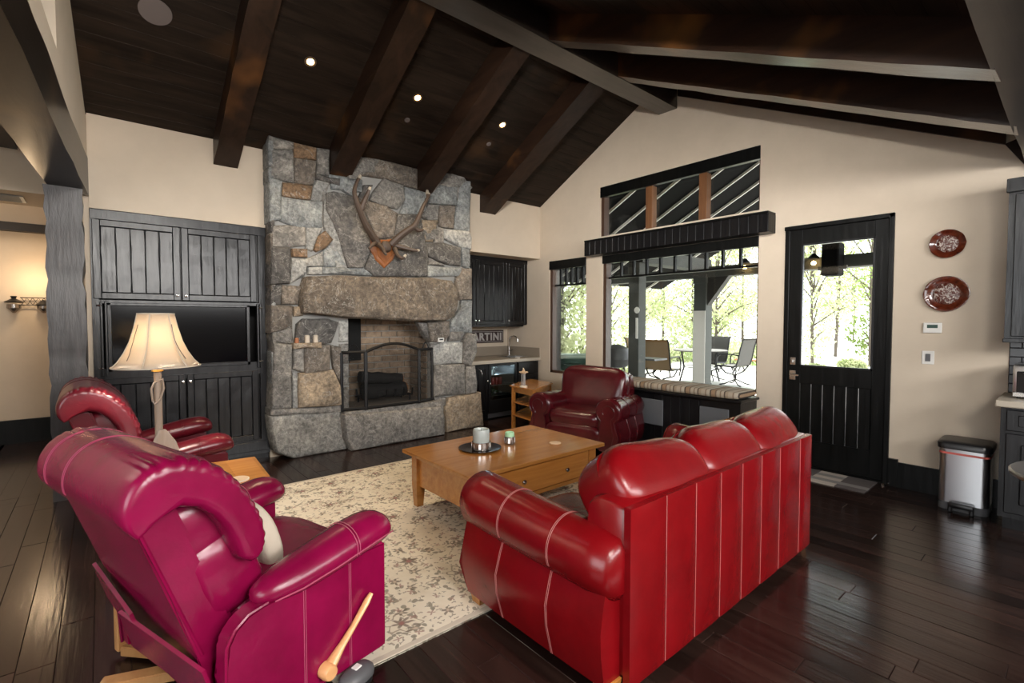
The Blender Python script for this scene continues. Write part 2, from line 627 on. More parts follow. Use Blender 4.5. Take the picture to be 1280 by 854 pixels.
# ------------------------------------------------------------------ mesh helpers
class MB:
    """collects simple shapes into one bmesh"""

    def __init__(s):
        s.b = bmesh.new()

    def box(s, lo, hi, M=None, bevel=0.0, seg=1):
        lo, hi = [min(a, c) for a, c in zip(lo, hi)], [max(a, c) for a, c in zip(lo, hi)]
        vs = [s.b.verts.new((x, y, z)) for x in (lo[0], hi[0]) for y in (lo[1], hi[1]) for z in (lo[2], hi[2])]
        fs = [s.b.faces.new([vs[i] for i in f]) for f in ((0, 1, 3, 2), (4, 6, 7, 5), (0, 4, 5, 1), (2, 3, 7, 6), (0, 2, 6, 4), (1, 5, 7, 3))]
        if bevel > 0:
            es = list({e for f in fs for e in f.edges})
            r = bmesh.ops.bevel(s.b, geom=es, offset=bevel, segments=seg, affect='EDGES', profile=0.5)
            if M is not None:
                vv = list({v for f in r['faces'] for v in f.verts} | {v for v in vs if v.is_valid})
                bmesh.ops.transform(s.b, matrix=M, verts=vv)
        elif M is not None:
            bmesh.ops.transform(s.b, matrix=M, verts=vs)
        return s

    def prism(s, poly, axis, a, c, bevel=0.0):
        """poly of 2-D points in the plane normal to AXIS, extruded from a to c"""
        def P(p, t):
            q = list(p)
            q.insert(axis, t)
            return q
        A = [s.b.verts.new(P(p, a)) for p in poly]
        B = [s.b.verts.new(P(p, c)) for p in poly]
        n = len(poly)
        fs = [s.b.faces.new(A[::-1]), s.b.faces.new(B)]
        for i in range(n):
            fs.append(s.b.faces.new((A[i], A[(i + 1) % n], B[(i + 1) % n], B[i])))
        if bevel > 0:
            bmesh.ops.bevel(s.b, geom=list({e for f in fs for e in f.edges}), offset=bevel, segments=2, affect='EDGES')
        return s

    def lathe(s, prof, c=(0, 0, 0), n=24, sx=1.0, sy=1.0, axis=2):
        rings = []
        for r, z in prof:
            ring = []
            for i in range(n):
                a = 2 * PI * i / n
                p = [r * math.cos(a) * sx, r * math.sin(a) * sy, z]
                if axis == 0:
                    p = [z, p[0], p[1]]
                elif axis == 1:
                    p = [p[0], z, p[1]]
                ring.append(s.b.verts.new([p[k] + c[k] for k in range(3)]))
            rings.append(ring)
        for A, B in zip(rings, rings[1:]):
            for i in range(n):
                s.b.faces.new((A[i], A[(i + 1) % n], B[(i + 1) % n], B[i]))
        if prof[0][0] > 1e-4:
            s.b.faces.new(rings[0][::-1])
        if prof[-1][0] > 1e-4:
            s.b.faces.new(rings[-1])
        return s

    def tube(s, pts, rad, n=8, caps=True, flat=1.0):
        pts = [Vector(p) for p in pts]
        if not hasattr(rad, '__len__'):
            rad = [rad] * len(pts)
        rings = []
        up = None
        for i, p in enumerate(pts):
            d = (pts[min(i + 1, len(pts) - 1)] - pts[max(i - 1, 0)])
            if d.length < 1e-9:
                d = Vector((0, 0, 1))
            d.normalize()
            if up is None:
                up = Vector((0, 0, 1)) if abs(d.z) < 0.9 else Vector((1, 0, 0))
            x = up.cross(d)
            if x.length < 1e-6:
                x = d.orthogonal()
            x.normalize()
            y = d.cross(x).normalized()
            up = y
            rings.append([s.b.verts.new(p + x * math.cos(2 * PI * k / n) * rad[i] + y * math.sin(2 * PI * k / n) * rad[i] * flat) for k in range(n)])
        for A, B in zip(rings, rings[1:]):
            for k in range(n):
                s.b.faces.new((A[k], A[(k + 1) % n], B[(k + 1) % n], B[k]))
        if caps:
            s.b.faces.new(rings[0][::-1])
            s.b.faces.new(rings[-1])
        return s

    def loft(s, rings, caps=True):
        """closed rings with equal counts"""
        R_ = [[s.b.verts.new(p) for p in r] for r in rings]
        n = len(R_[0])
        for A, B in zip(R_, R_[1:]):
            for k in range(n):
                s.b.faces.new((A[k], A[(k + 1) % n], B[(k + 1) % n], B[k]))
        if caps:
            s.b.faces.new(R_[0][::-1])
            s.b.faces.new(R_[-1])
        return s

    def pillow(s, size, c=(0, 0, 0), e=0.45, M=None, n=20, m=12, fn=None):
        """superellipsoid: soft box of full SIZE"""
        def sp(v, k):
            return math.copysign(abs(v) ** k, v)
        e1, e2 = (e, e) if not hasattr(e, '__len__') else e
        rows = []
        vs = []
        for j in range(m + 1):
            ph = -PI / 2 + PI * j / m
            if j in (0, m):
                row = [s.b.verts.new((0, 0, math.copysign(size[2] / 2, ph)))]
            else:
                row = []
                for i in range(n):
                    th = 2 * PI * i / n
                    row.append(s.b.verts.new((size[0] / 2 * sp(math.cos(ph), e1) * sp(math.cos(th), e2), size[1] / 2 * sp(math.cos(ph), e1) * sp(math.sin(th), e2), size[2] / 2 * sp(math.sin(ph), e1))))
            rows.append(row)
            vs += row
        for A, B in zip(rows, rows[1:]):
            for i in range(n):
                i2 = (i + 1) % n
                if len(A) == 1:
                    s.b.faces.new((A[0], B[i2], B[i]))
                elif len(B) == 1:
                    s.b.faces.new((A[i], A[i2], B[0]))
                else:
                    s.b.faces.new((A[i], A[i2], B[i2], B[i]))
        for v in vs:
            if fn:
                v.co = Vector(fn(v.co.x, v.co.y, v.co.z))
            if M is not None:
                v.co = M @ v.co
            v.co += Vector(c)
        return s

    def quad(s, *p):
        s.b.faces.new([s.b.verts.new(q) for q in p])
        return s

    def xf(s, M):
        bmesh.ops.transform(s.b, matrix=M, verts=s.b.verts[:])
        return s

    def mesh(s, name, m, smooth=False, ang=35):
        bmesh.ops.recalc_face_normals(s.b, faces=s.b.faces[:])
        me = bpy.data.meshes.new(name)
        s.b.to_mesh(me)
        s.b.free()
        if m:
            me.materials.append(MATS[m])
        if smooth:
            me.polygons.foreach_set('use_smooth', [True] * len(me.polygons))
            if ang < 180:
                me.set_sharp_from_angle(angle=R(ang))
        return me

    def obj(s, name, m, parent=None, smooth=False, ang=35, sub=0):
        return link(name, s.mesh(name, m, smooth, ang), parent, sub)


def link(name, data, parent=None, sub=0):
    o = bpy.data.objects.new(name, data)
    COL.objects.link(o)
    if parent is not None:
        o.parent = parent
    if sub:
        md = o.modifiers.new('sub', 'SUBSURF')
        md.levels = md.render_levels = sub
    return o


def tag(o, label, cat, group=None, kind=None):
    o['label'] = label
    o['category'] = cat
    if group:
        o['group'] = group
    if kind:
        o['kind'] = kind
    return o


def thing(name, label, cat, loc=(0, 0, 0), rz=0.0, group=None):
    o = bpy.data.objects.new(name, None)
    COL.objects.link(o)
    o.location = loc
    o.rotation_euler = (0, 0, rz)
    o.empty_display_size = 0.1
    return tag(o, label, cat, group)


def dup(root, loc=None, rz=None, label=None):
    kids = {}
    for o in list(bpy.data.objects):
        if o.parent is not None:
            kids.setdefault(o.parent.name, []).append(o)
    r = root.copy()
    COL.objects.link(r)
    if loc is not None:
        r.location = loc
    if rz is not None:
        r.rotation_euler = (0, 0, rz)
    if label:
        r['label'] = label

    def cp(src, par):
        for ch in kids.get(src.name, []):
            c = ch.copy()
            COL.objects.link(c)
            c.parent = par
            cp(ch, c)
    cp(root, r)
    return r


def struct(name, mb, m, **kw):
    o = mb.obj(name, m, **kw)
    o['kind'] = 'structure'
    return o


def estruct(name):
    o = bpy.data.objects.new(name, None)
    COL.objects.link(o)
    o['kind'] = 'structure'
    return o


def box(lo, hi, **kw):
    return MB().box(lo, hi, **kw)


def T(x, y, z):
    return Matrix.Translation((x, y, z))


def RX(a):
    return Matrix.Rotation(R(a), 4, 'X')


def RY(a):
    return Matrix.Rotation(R(a), 4, 'Y')


def RZ(a):
    return Matrix.Rotation(R(a), 4, 'Z')


# ------------------------------------------------------------------ room numbers
GX = 5.461          # window (gable) wall plane
FY = 5.735          # fireplace wall plane
RIDGE_Y = 3.43


def zl(y):
    return 3.335 + 0.53 * (FY - y)


def zr(y):
    return 4.43 - 0.479 * (RIDGE_Y - y)


NEAR_Y, LEFT_X = -3.2, -2.7

# floor: slab with individual hand-scraped boards running along Y
floor = struct('floor', box((LEFT_X, NEAR_Y, -0.12), (GX + 0.1, 8.6, -0.012)), 'hall_dark')
pm = MB().box((0, 0, -0.012), (0.1264, 1, 0.0), bevel=0.0021).mesh('floor_plank', 'floor_wood')
extra = MB()
x = -0.95
nplank = 0
while x < GX:
    y = NEAR_Y - random.random()
    while y < 5.72:
        ln = random.choice((0.8, 1.0, 1.3, 1.6, 1.9))
        y1 = min(y + ln, 5.80)
        if y1 > 0.25 and nplank < 296:
            o = link('floor_plank', pm, floor)
            o.location = (x, y, random.uniform(-0.0006, 0.0006))
            o.scale = (1, y1 - y - 0.0012, 1)
            nplank += 1
        else:
            extra.box((x, y, -0.012), (x + 0.1262, y1 - 0.0012, 0))
        y = y1
    x += 0.127
x = LEFT_X
while x < -0.95:
    y = NEAR_Y
    while y < 8.5:
        ln = random.choice((1.0, 1.3, 1.6))
        extra.box((x, y, -0.012), (x + 0.1258, min(y + ln, 8.55) - 0.0016, 0))
        y += ln
    x += 0.127
x = -0.95
while x < -0.06:
    extra.box((x, 5.802, -0.012), (x + 0.1258, 7.2, 0))
    extra.box((x, 7.202, -0.012), (x + 0.1258, 8.5, 0))
    x += 0.127
eo = extra.obj('floor_planks', 'floor_wood', floor)
eo['kind'] = 'stuff'

# ceiling: dark boards on both slopes, kitchen ceiling beyond the eave girder
ceiling = struct('ceiling', MB().prism([(FY + 0.3, zl(FY + 0.3) + 0.03), (RIDGE_Y, zl(RIDGE_Y) + 0.03), (RIDGE_Y, zl(RIDGE_Y) + 0.12), (FY + 0.3, zl(FY + 0.3) + 0.12)], 0, -0.7, GX + 0.1)
                 .prism([(RIDGE_Y, zr(RIDGE_Y) + 0.03), (0.2, zr(0.2) + 0.03), (0.2, zr(0.2) + 0.15), (RIDGE_Y, zr(RIDGE_Y) + 0.15)], 0, LEFT_X, GX + 0.1)
                 .box((LEFT_X, NEAR_Y, 2.86), (GX + 0.1, 0.3, 2.95)), 'hall_dark')
sl = math.atan(0.53)
bw = 0.14
n = int((FY - RIDGE_Y) / math.cos(sl) / bw) + 2
for i in range(n):
    d = i * bw * math.cos(sl)
    y0 = FY + 0.02 - d
    bm_ = box((-0.6, -bw + 0.0012, 0), (GX + 0.08, 0, 0.02), bevel=0.0014)
    bm_.xf(T(0, y0, zl(y0)) @ Matrix.Rotation(-sl, 4, 'X'))
    bm_.obj('ceiling_board', 'board_wood', ceiling)
sr = math.atan(0.479)
n = int((RIDGE_Y - 0.25) / math.cos(sr) / bw) + 1
for i in range(n):
    d = i * bw * math.cos(sr)
    y0 = RIDGE_Y - 0.1 - d
    if y0 < 0.35:
        break
    bm_ = box((LEFT_X, -bw + 0.0012, 0), (GX + 0.08, 0, 0.02), bevel=0.0014)
    bm_.xf(T(0, y0, zr(y0)) @ Matrix.Rotation(sr, 4, 'X'))
    bm_.obj('ceiling_board', 'board_wood', ceiling)


def hewn(mb, amp, seed):
    """rough-sawn edges: split long faces and jitter"""
    rr = random.Random(seed)
    bmesh.ops.subdivide_edges(mb.b, edges=[e for e in mb.b.edges if e.calc_length() > 0.6], cuts=14, use_grid_fill=True)
    for v in mb.b.verts:
        v.co += Vector((rr.uniform(-amp, amp), rr.uniform(-amp, amp), rr.uniform(-amp, amp)))
    return mb


def rafter(x0, x1, ya, yb, zf, depth, seed, mat='rafter_wood'):
    m = MB()
    A = [(x0, ya, zf(ya) + 0.01), (x1, ya, zf(ya) + 0.01), (x1, ya, zf(ya) - depth), (x0, ya, zf(ya) - depth)]
    B = [(x0, yb, zf(yb) + 0.01), (x1, yb, zf(yb) + 0.01), (x1, yb, zf(yb) - depth), (x0, yb, zf(yb) - depth)]
    m.loft([A, B])
    hewn(m, 0.004, seed)
    return m.obj('rafter', mat, ceiling, smooth=True, ang=30)


for i, (x0, x1) in enumerate(((-0.22, -0.0), (0.905, 1.12), (2.00, 2.245), (3.10, 3.325), (4.25, 4.53))):
    if i:
        rafter(x0, x1, FY + 0.05 if i in (1, 4) else 5.56, RIDGE_Y + 0.1, zl, 0.25 if i in (1, 4) else 0.285, i)
for i, (x0, x1) in enumerate(((-0.22, -0.0), (0.95, 1.17), (2.09, 2.34), (3.23, 3.46), (4.27, 4.52))):
    rafter(x0 + 0.02, x1 - 0.02, RIDGE_Y - 0.1, 0.30, zr, 0.245, 20 + i, 'rafter_wood_near')
ridge = hewn(box((LEFT_X, 3.30, 4.11), (GX + 0.02, 3.56, 4.56)), 0.004, 40).obj('ridge_beam', 'ridge_wood', ceiling, smooth=True, ang=30)
girder = hewn(box((LEFT_X, -0.06, 2.70), (GX + 0.02, 0.315, 3.05)), 0.008, 41).obj('eave_girder', 'ridge_wood', ceiling, smooth=True, ang=30)

# ------------------------------------------------------------------ walls
ZTOP = 4.8


def wall_cols(mb, cols, x0, x1):
    """wall in the Y-Z plane from column pieces (y0, y1, z0, z1 or (z1a, z1b))"""
    for y0, y1, z0, z1 in cols:
        a, b = z1 if hasattr(z1, '__len__') else (z1, z1)
        mb.prism([(y0, z0), (y1, z0), (y1, b), (y0, a)], 0, x0, x1)


gw = MB()
WT = 0.14


def top(y):
    return zl(y) + 0.02 if y > RIDGE_Y else zr(y) + 0.02


# openings: window_2 narrow, window_1 main with transom window_3 above, door_1
cuts = [NEAR_Y, 0.36, 1.115, 2.03, 2.297, RIDGE_Y, 4.445, 4.49, 4.75, 5.515, 6.6]
for y0, y1 in zip(cuts, cuts[1:]):
    if y0 < 0.3:
        tp = (2.9, 2.9)
    elif y1 <= RIDGE_Y:
        tp = (zr(y0) + .02, zr(y1) + .02)
    else:
        tp = (zl(y0) + .02, zl(min(y1, 6.6)) + .02)
    ym = (y0 + y1) / 2
    if 1.115 < ym < 2.03:
        wall_cols(gw, [(y0, y1, 2.471, tp)], GX, GX + WT)
    elif 2.297 < ym < 4.445:
        wall_cols(gw, [(y0, y1, -0.05, 0.66), (y0, y1, 2.42, 2.70), (y0, y1, 3.39, tp)], GX, GX + WT)
    elif 4.445 < ym < 4.49:
        wall_cols(gw, [(y0, y1, -0.05, 2.70), (y0, y1, 3.39, tp)], GX, GX + WT)
    elif 4.75 < ym < 5.515:
        wall_cols(gw, [(y0, y1, -0.05, 0.675), (y0, y1, 2.44, tp)], GX, GX + WT)
    else:
        wall_cols(gw, [(y0, y1, -0.05, tp)], GX, GX + WT)
wall_right = struct('wall_right', gw, 'plaster')

# fireplace wall: cabinet niche at left, bar alcove at right
fw = MB()
fw.box((-0.06, FY, 2.505), (1.40, FY + 0.6, 3.42))
fw.box((-0.10, FY + 0.02, 0), (-0.06, FY + 0.6, 3.42))
fw.box((1.38, FY, 0), (2.20, FY + 0.10, 3.42)).box((3.29, FY, 0), (3.93, FY + 0.10, 3.42)).box((2.20, FY, 1.55), (3.29, FY + 0.10, 3.42)).box((2.20, FY, 0), (3.29, FY + 0.10, 0.42))
fw.box((3.93, FY, 2.503), (GX + 0.05, 6.57, 3.42))
fw.box((3.83, 6.57, 0), (GX + 0.05, 6.65, 2.6))
fw.box((3.83, FY + 0.1, 0), (3.93, 6.65, 2.6))
wall_back = struct('wall_back', fw, 'plaster')

# left wall: plaster above a slightly skewed timber header, with an opening to the hall below
SK = 0.057


def lx(y):
    return -0.066 - SK * (FY - y)


lw = MB()
W0 = 2.93


def lpan(y0, y1, z0a, z0b, z1a, z1b):
    th = 0.12
    lw.loft([[(lx(y0), y0, z0a), (lx(y0), y0, z1a), (lx(y0) - th, y0, z1a), (lx(y0) - th, y0, z0a)],
             [(lx(y1), y1, z0b), (lx(y1), y1, z1b), (lx(y1) - th, y1, z1b), (lx(y1) - th, y1, z0b)]])


vy = 4.0
lpan(vy, FY + 0.05, W0, W0, zl(vy), zl(FY + 0.05))
lpan(RIDGE_Y, vy, W0, W0, 3.12, 3.12)
lpan(0.4, RIDGE_Y, W0, W0, 3.12, 3.12)
wall_left = struct('wall_left', lw, 'plaster')
lw2 = MB()
lw2.box((-1.3, 0.3, 2.95), (-1.2, 5.8, 4.6)).box((-1.3, 5.70, 2.95), (-0.2, 5.8, 4.6)).box((-1.3, 0.3, 2.93), (-0.5, 5.8, 2.96))
struct('wall_loft', lw2, 'hall_dark')
# header and post
hb = MB()


def hy(y, o):
    return -0.093 - SK * (5.18 - y) - o


hb.loft([[(hy(y, 0), y, 2.607), (hy(y, 0), y, 2.93), (hy(y, 0.24 + 0.0), y, 2.93), (hy(y, 0.24), y, 2.607)] for y in (0.35, 5.70)])
hewn(hb, 0.006, 50)
struct('trim_1', hb, 'header_wood', smooth=True, ang=30)
pb = box((-0.338, 5.46, 0), (-0.094, 5.70, 2.607))
bmesh.ops.subdivide_edges(pb.b, edges=[e for e in pb.b.edges if e.calc_length() > 1], cuts=26, use_grid_fill=True)
rr = random.Random(3)
for v in pb.b.verts:
    bite = 0.022 * max(0, rr.random() - 0.62) / 0.38
    v.co.x += (bite if v.co.x < -0.2 else -bite)
    v.co.y += bite
struct('trim_2', pb, 'post_black', smooth=True, ang=50)

# hall beyond the opening
hl = MB()
hl.box((-3.0, 8.42, 0), (-0.05, 8.5, 3.6))
hl.box((-0.14, 6.35, 0), (-0.06, 8.5, 3.6))
hl.box((-2.8, FY + 0.6, 3.42), (-0.06, 8.5, 3.5))
struct('wall_hall', hl, 'plaster')
struct('baseboard_hall', box((-3.0, 8.39, 0), (-0.14, 8.42, 0.29)).box((-0.17, 6.4, 0), (-0.14, 8.39, 0.29)), 'trim_black')
ys = at(30, 240, 2, 2.62)[1]
yb_ = at(30, 257, 2, 2.62)[1]
sf = struct('wall_soffit', box((-3.0, ys, 2.62), (-0.14, yb_, 3.5)), 'plaster')
struct('trim_hall', box((-3.0, 8.3, 2.58), (-0.14, 8.42, 2.68)), 'hall_dark')
# rear shell of the room behind the camera, with openings cut to match the added fill lamps
bk = MB()
bk.box((LEFT_X - 0.1, NEAR_Y - 0.1, 0), (0.1, NEAR_Y, 2.9)).box((4.7, NEAR_Y - 0.1, 0), (GX + 0.1, NEAR_Y, 2.9))
bk.box((0.1, NEAR_Y - 0.1, 0), (4.7, NEAR_Y, 1.98)).box((0.1, NEAR_Y - 0.1, 2.75), (4.7, NEAR_Y, 2.9))
struct('wall_front', bk, 'plaster')
bl = MB()
bl.box((LEFT_X - 0.1, NEAR_Y, 0), (LEFT_X, -2.5, 4.6)).box((LEFT_X - 0.1, 1.3, 0), (LEFT_X, 8.5, 4.6))
bl.box((LEFT_X - 0.1, -2.5, 0), (LEFT_X, 1.3, 0.85)).box((LEFT_X - 0.1, -2.5, 2.75), (LEFT_X, 1.3, 4.6))
struct('wall_far_left', bl, 'plaster')

# baseboards on the window wall
struct('baseboard_right', box((GX - 0.022, 0.40, 0), (GX, 1.045, 0.225)).box((GX - 0.03, 1.045, 0), (GX, 1.115, 0.25)), 'trim_black')
struct('baseboard_right_far', box((GX - 0.022, 4.62, 0), (GX, 5.7, 0.225)), 'trim_black')
# dark wood strip along the top of the window wall's right slope, and a dark wedge under the girder
tr = MB()
for ya, yb in ((3.28, 0.43),):
    tr.loft([[(GX - 0.03, y, zr(y) - d + e) for (d, e) in ((0.11, 0), (0.0, 0.0))] + [(GX, y, zr(y)), (GX, y, zr(y) - 0.11)] for y in (ya, yb)])
tr.prism([(0.435, zr(0.435) - 0.11), (0.30, 2.66), (0.1, 2.66), (0.1, zr(0.435))], 0, GX - 0.03, GX)
struct('trim_3', tr, 'rafter_wood')

# ------------------------------------------------------------------ windows and door in the window wall (outer frame plane at GX)
def window(name, y0, y1, z0, z1, side=0.05, head=0.16, mull=(), grid=None, gridn=0, wood_side=True):
    w = estruct(name)
    xo = GX + 0.10
    fr = MB()
    fr.box((GX + 0.02, y1 - side, z0), (xo + 0.03, y1, z1)).box((GX + 0.05, y0, z0), (xo + 0.03, y0 + 0.03, z1))
    fr.box((GX + 0.02, y0, z0), (xo + 0.03, y1, z0 + 0.035)).box((GX + 0.06, y0, z1 - 0.05), (xo + 0.03, y1, z1))
    fr.obj('window_frame', 'window_brown' if wood_side else 'trim_black', w)
    MB().box((GX - 0.012, y0, z1 - head), (GX + 0.06, y1, z1 + 0.002), bevel=0.004).obj('header', 'trim_black', w)
    ys = [y0 + 0.03] + [m for m in mull] + [y1 - side]
    for m in mull:
        MB().box((GX + 0.015, m - 0.05, z0), (xo + 0.02, m + 0.05, z1 - head), bevel=0.004).obj('mullion', 'mullion_wood', w)
    for a, b in zip(ys, ys[1:]):
        box((xo - 0.003, a, z0 + 0.03), (xo + 0.003, b, z1 - 0.05)).obj('pane', 'window_glass', w)
    if grid:
        MB().box((xo - 0.025, y0, grid - 0.013), (xo + 0.02, y1, grid + 0.013)).obj('muntin', 'trim_black', w)
        for i in range(1, gridn):
            yy = y0 + 0.03 + (y1 - side - y0 - 0.03) * i / gridn
            MB().box((xo - 0.025, yy - 0.013, grid), (xo + 0.02, yy + 0.013, z1 - 0.05)).obj('muntin', 'trim_black', w)
    return w


wood('window_brown', (0.040, 0.020, 0.012), (0.085, 0.040, 0.022), 0.45, 2)
wood('mullion_wood', (0.13, 0.055, 0.024), (0.26, 0.115, 0.045), 0.45, 2)
window('window_1', 2.297, 4.445, 0.70, 2.42, head=0.11, grid=2.11, gridn=10)
window('window_2', 4.75, 5.515, 0.675, 2.44, head=0.13, grid=2.06, gridn=6)
window('window_3', 2.297, 4.49, 2.62, 3.39, head=0.14, mull=(3.70, 2.96))
# white plaster strip under the shelf shows between shelf and lower header
# shelf with a bead-board front across both windows
sh = thing('window_shelf', 'long black shelf with boarded front running over the big window', 'shelf', (GX, 3.38, 2.425))
box((-0.175, -1.245, 0.0), (0.0, 1.245, 0.03)).box((-0.155, -1.24, 0.03), (-0.0, 1.24, 0.19)).obj('core', 'trim_black', sh)
box((-0.19, -1.25, 0.19), (0.0, 1.25, 0.215), bevel=0.004).obj('top_board', 'trim_black', sh)
nb = 25
for i in range(nb):
    a = -1.25 + 2.5 * i / nb
    box((-0.183, a + 0.002, 0.002), (-0.155, a + 2.5 / nb - 0.002, 0.19), bevel=0.004).obj('front_board', 'bar_black', sh)
for yy in (-1.25, 1.246):
    box((-0.18, yy, 0.0), (0, yy + 0.004, 0.19)).obj('end_board', 'trim_black', sh)

# door
d1 = estruct('door_1')
fr = MB()
for lo, hi in (((GX - 0.03, 1.115, 0.0), (GX + 0.05, 1.155, 2.471)), ((GX - 0.01, 1.985, 0.0), (GX + 0.05, 2.03, 2.471)), ((GX - 0.03, 1.115, 2.43), (GX + 0.05, 2.03, 2.471))):
    fr.box(lo, hi, bevel=0.004)
fr.obj('door_frame', 'trim_black', d1)
st = MB()
xa, xb = GX + 0.0, GX + 0.045
for lo, hi in (((xa, 1.155, 0.02), (xb, 1.262, 2.43)), ((xa, 1.868, 0.02), (xb, 1.985, 2.43)), ((xa, 1.262, 2.27), (xb, 1.868, 2.43)), ((xa, 1.262, 0.86), (xb, 1.868, 1.045)), ((xa, 1.262, 0.02), (xb, 1.868, 0.285))):
    st.box(lo, hi, bevel=0.004)
st.obj('door_stile', 'trim_black', d1)
for i in range(6):
    a = 1.262 + 0.606 * i / 6
    box((xa + 0.012, a + 0.002, 0.28), (xb - 0.005, a + 0.606 / 6 - 0.002, 0.865), bevel=0.005).obj('panel_board', 'trim_black', d1)
box((xa + 0.02, 1.255, 1.04), (xa + 0.028, 1.875, 2.275)).obj('pane', 'window_glass', d1)
gb = MB()
for lo, hi in (((xa - 0.006, 1.255, 1.035), (xa + 0.03, 1.272, 2.28)), ((xa - 0.006, 1.858, 1.035), (xa + 0.03, 1.875, 2.28)), ((xa - 0.006, 1.255, 2.262), (xa + 0.03, 1.875, 2.28)), ((xa - 0.006, 1.255, 1.035), (xa + 0.03, 1.875, 1.052))):
    gb.box(lo, hi)
gb.obj('glazing_bead', 'cabinet_black', d1)
ha = MB().box((xa - 0.012, 1.905, 0.89), (xa, 1.965, 0.99), bevel=0.003).lathe([(0.012, -0.05), (0.012, 0)], (xa, 1.935, 0.945), 12, axis=0)
ha.box((xa - 0.062, 1.86, 0.935), (xa - 0.045, 1.945, 0.957), bevel=0.005)
ha.obj('door_handle', 'chrome', d1)
MB().box((xa - 0.012, 1.908, 1.045), (xa, 1.960, 1.125), bevel=0.003).box((xa - 0.035, 1.928, 1.07), (xa - 0.012, 1.940, 1.10), bevel=0.003).obj('deadbolt', 'chrome', d1)
MB().box((GX - 0.07, 1.13, 0.0), (GX - 0.03, 1.15, 0.02)).lathe([(0.006, -0.06), (0.006, 0.0)], (GX - 0.03, 1.10, 0.03), 8, axis=0).obj('door_stop', 'chrome', d1)
struct('sill_1', box((GX - 0.02, 1.115, 0), (GX + 0.16, 2.03, 0.022)), 'trim_black')

# door mat of checked strips
mt = thing('door_mat', 'flat woven door mat of grey and beige checked blocks by the black door', 'mat', (5.23, 1.53, 0.001))
rr = random.Random(5)
for i in range(5):
    for j in range(3):
        c = ('mat_light', 'mat_mid', 'mat_light', 'mat_dark', 'mat_light')[i] if (i + j) % 2 else ('mat_dark', 'mat_mid', 'mat_dark', 'mat_mid', 'mat_dark')[i]
        box((-0.21 + 0.084 * i, -0.34 + 0.2267 * j, 0), (-0.21 + 0.084 * (i + 1) - .001, -0.34 + 0.2267 * (j + 1) - .001, 0.008)).obj('mat_block', c, mt)

# ------------------------------------------------------------------ window bench
bn = thing('window_bench', 'dark built-in bench box under the big window', 'bench', (GX, 3.36, 0))
box((-0.39, -1.07, 0.0), (-0.0, 1.05, 0.64)).obj('carcass', 'bar_black', bn)
box((-0.445, -1.10, 0.64), (0.0, 1.08, 0.668), bevel=0.006).obj('seat_board', 'bar_black', bn)
for i in range(5):
    a = -0.62 + 0.115 * i
    box((-0.402, a + 0.003, 0.10), (-0.39, a + 0.112, 0.62), bevel=0.004).obj('front_board', 'bar_black', bn)
for px0, px1 in ((800, 829), (875, 911)):
    ya, yb = at(px0, 510, 0, 5.06)[1] - 3.36, at(px1, 510, 0, 5.06)[1] - 3.36
    box((-0.415, yb, 0.25), (-0.39, ya, 0.555), bevel=0.005).obj('speaker_panel', 'speaker_grille', bn)
bo = MB().pillow((0.44, 2.16, 0.088), (0, 0, 0), e=(0.35, 0.12), n=48, m=8).obj('bench_cushion', 'stripe_fabric', smooth=True, ang=180)
bo.location = (GX - 0.222, 3.35, 0.713)
tag(bo, 'long striped brown seat cushion lying on the window bench', 'cushion')

# ------------------------------------------------------------------ things on the window wall
def plate(y, z, ry, rz, label):
    p = thing('wall_plate', label, 'plate', (GX, y, z), 0, 'glazed plates on the window wall')
    mb = MB()
    rings = []
    for f, dx in ((0.45, -0.012), (0.9, -0.018), (0.99, -0.034), (1.0, -0.040), (0.97, -0.042), (0.80, -0.030), (0.62, -0.020), (0.30, -0.018), (0.02, -0.018)):
        rings.append([(dx, f * ry * math.cos(2 * PI * k / 40) * (1 + 0.012 * math.cos(10 * PI * k / 20 * 1.0)), f * rz * math.sin(2 * PI * k / 40)) for k in range(40)])
    mb.loft(rings)
    mb.obj('dish', 'plate_glaze', p, smooth=True, ang=50)
    mb = MB()
    mb.loft([[(dx, f * ry * math.cos(2 * PI * k / 32), f * rz * math.sin(2 * PI * k / 32)) for k in range(32)] for f, dx in ((0.60, -0.022), (0.58, -0.027), (0.4, -0.030), (0.02, -0.031))])
    mb.obj('centre_pattern', 'plate_centre', p, smooth=True, ang=60)
    box((-0.012, -0.02, -0.02), (0, 0.02, 0.02)).obj('hanger', 'metal_black', p)
    return p


plate(0.754, 2.148, 0.118, 0.118, 'smaller brown glazed plate hung higher on the window wall')
plate(0.752, 1.728, 0.148, 0.148, 'larger brown glazed plate hung above the thermostat')
th = thing('thermostat', 'small white thermostat with green display on the window wall', 'thermostat', (GX, 0.836, 1.44))
box((-0.02, -0.062, -0.045), (0, 0.062, 0.045), bevel=0.006, seg=2).obj('case', 'white_plastic', th)
box((-0.0215, -0.035, -0.002), (-0.02, 0.035, 0.027)).obj('display', 'thermostat_lcd', th)
for i in range(4):
    box((-0.024, -0.034 + 0.02 * i, -0.03), (-0.02, -0.024 + 0.02 * i, -0.022)).obj('button', 'white_plastic', th)
sw = thing('light_switch', 'white light switch plate below the thermostat', 'switch', (GX, 0.861, 1.182))
box((-0.006, -0.042, -0.058), (0, 0.042, 0.058), bevel=0.003).obj('cover_plate', 'white_plastic', sw)
box((-0.011, -0.017, -0.033), (-0.006, 0.017, 0.033), bevel=0.002).obj('rocker', 'grey_plastic', sw)

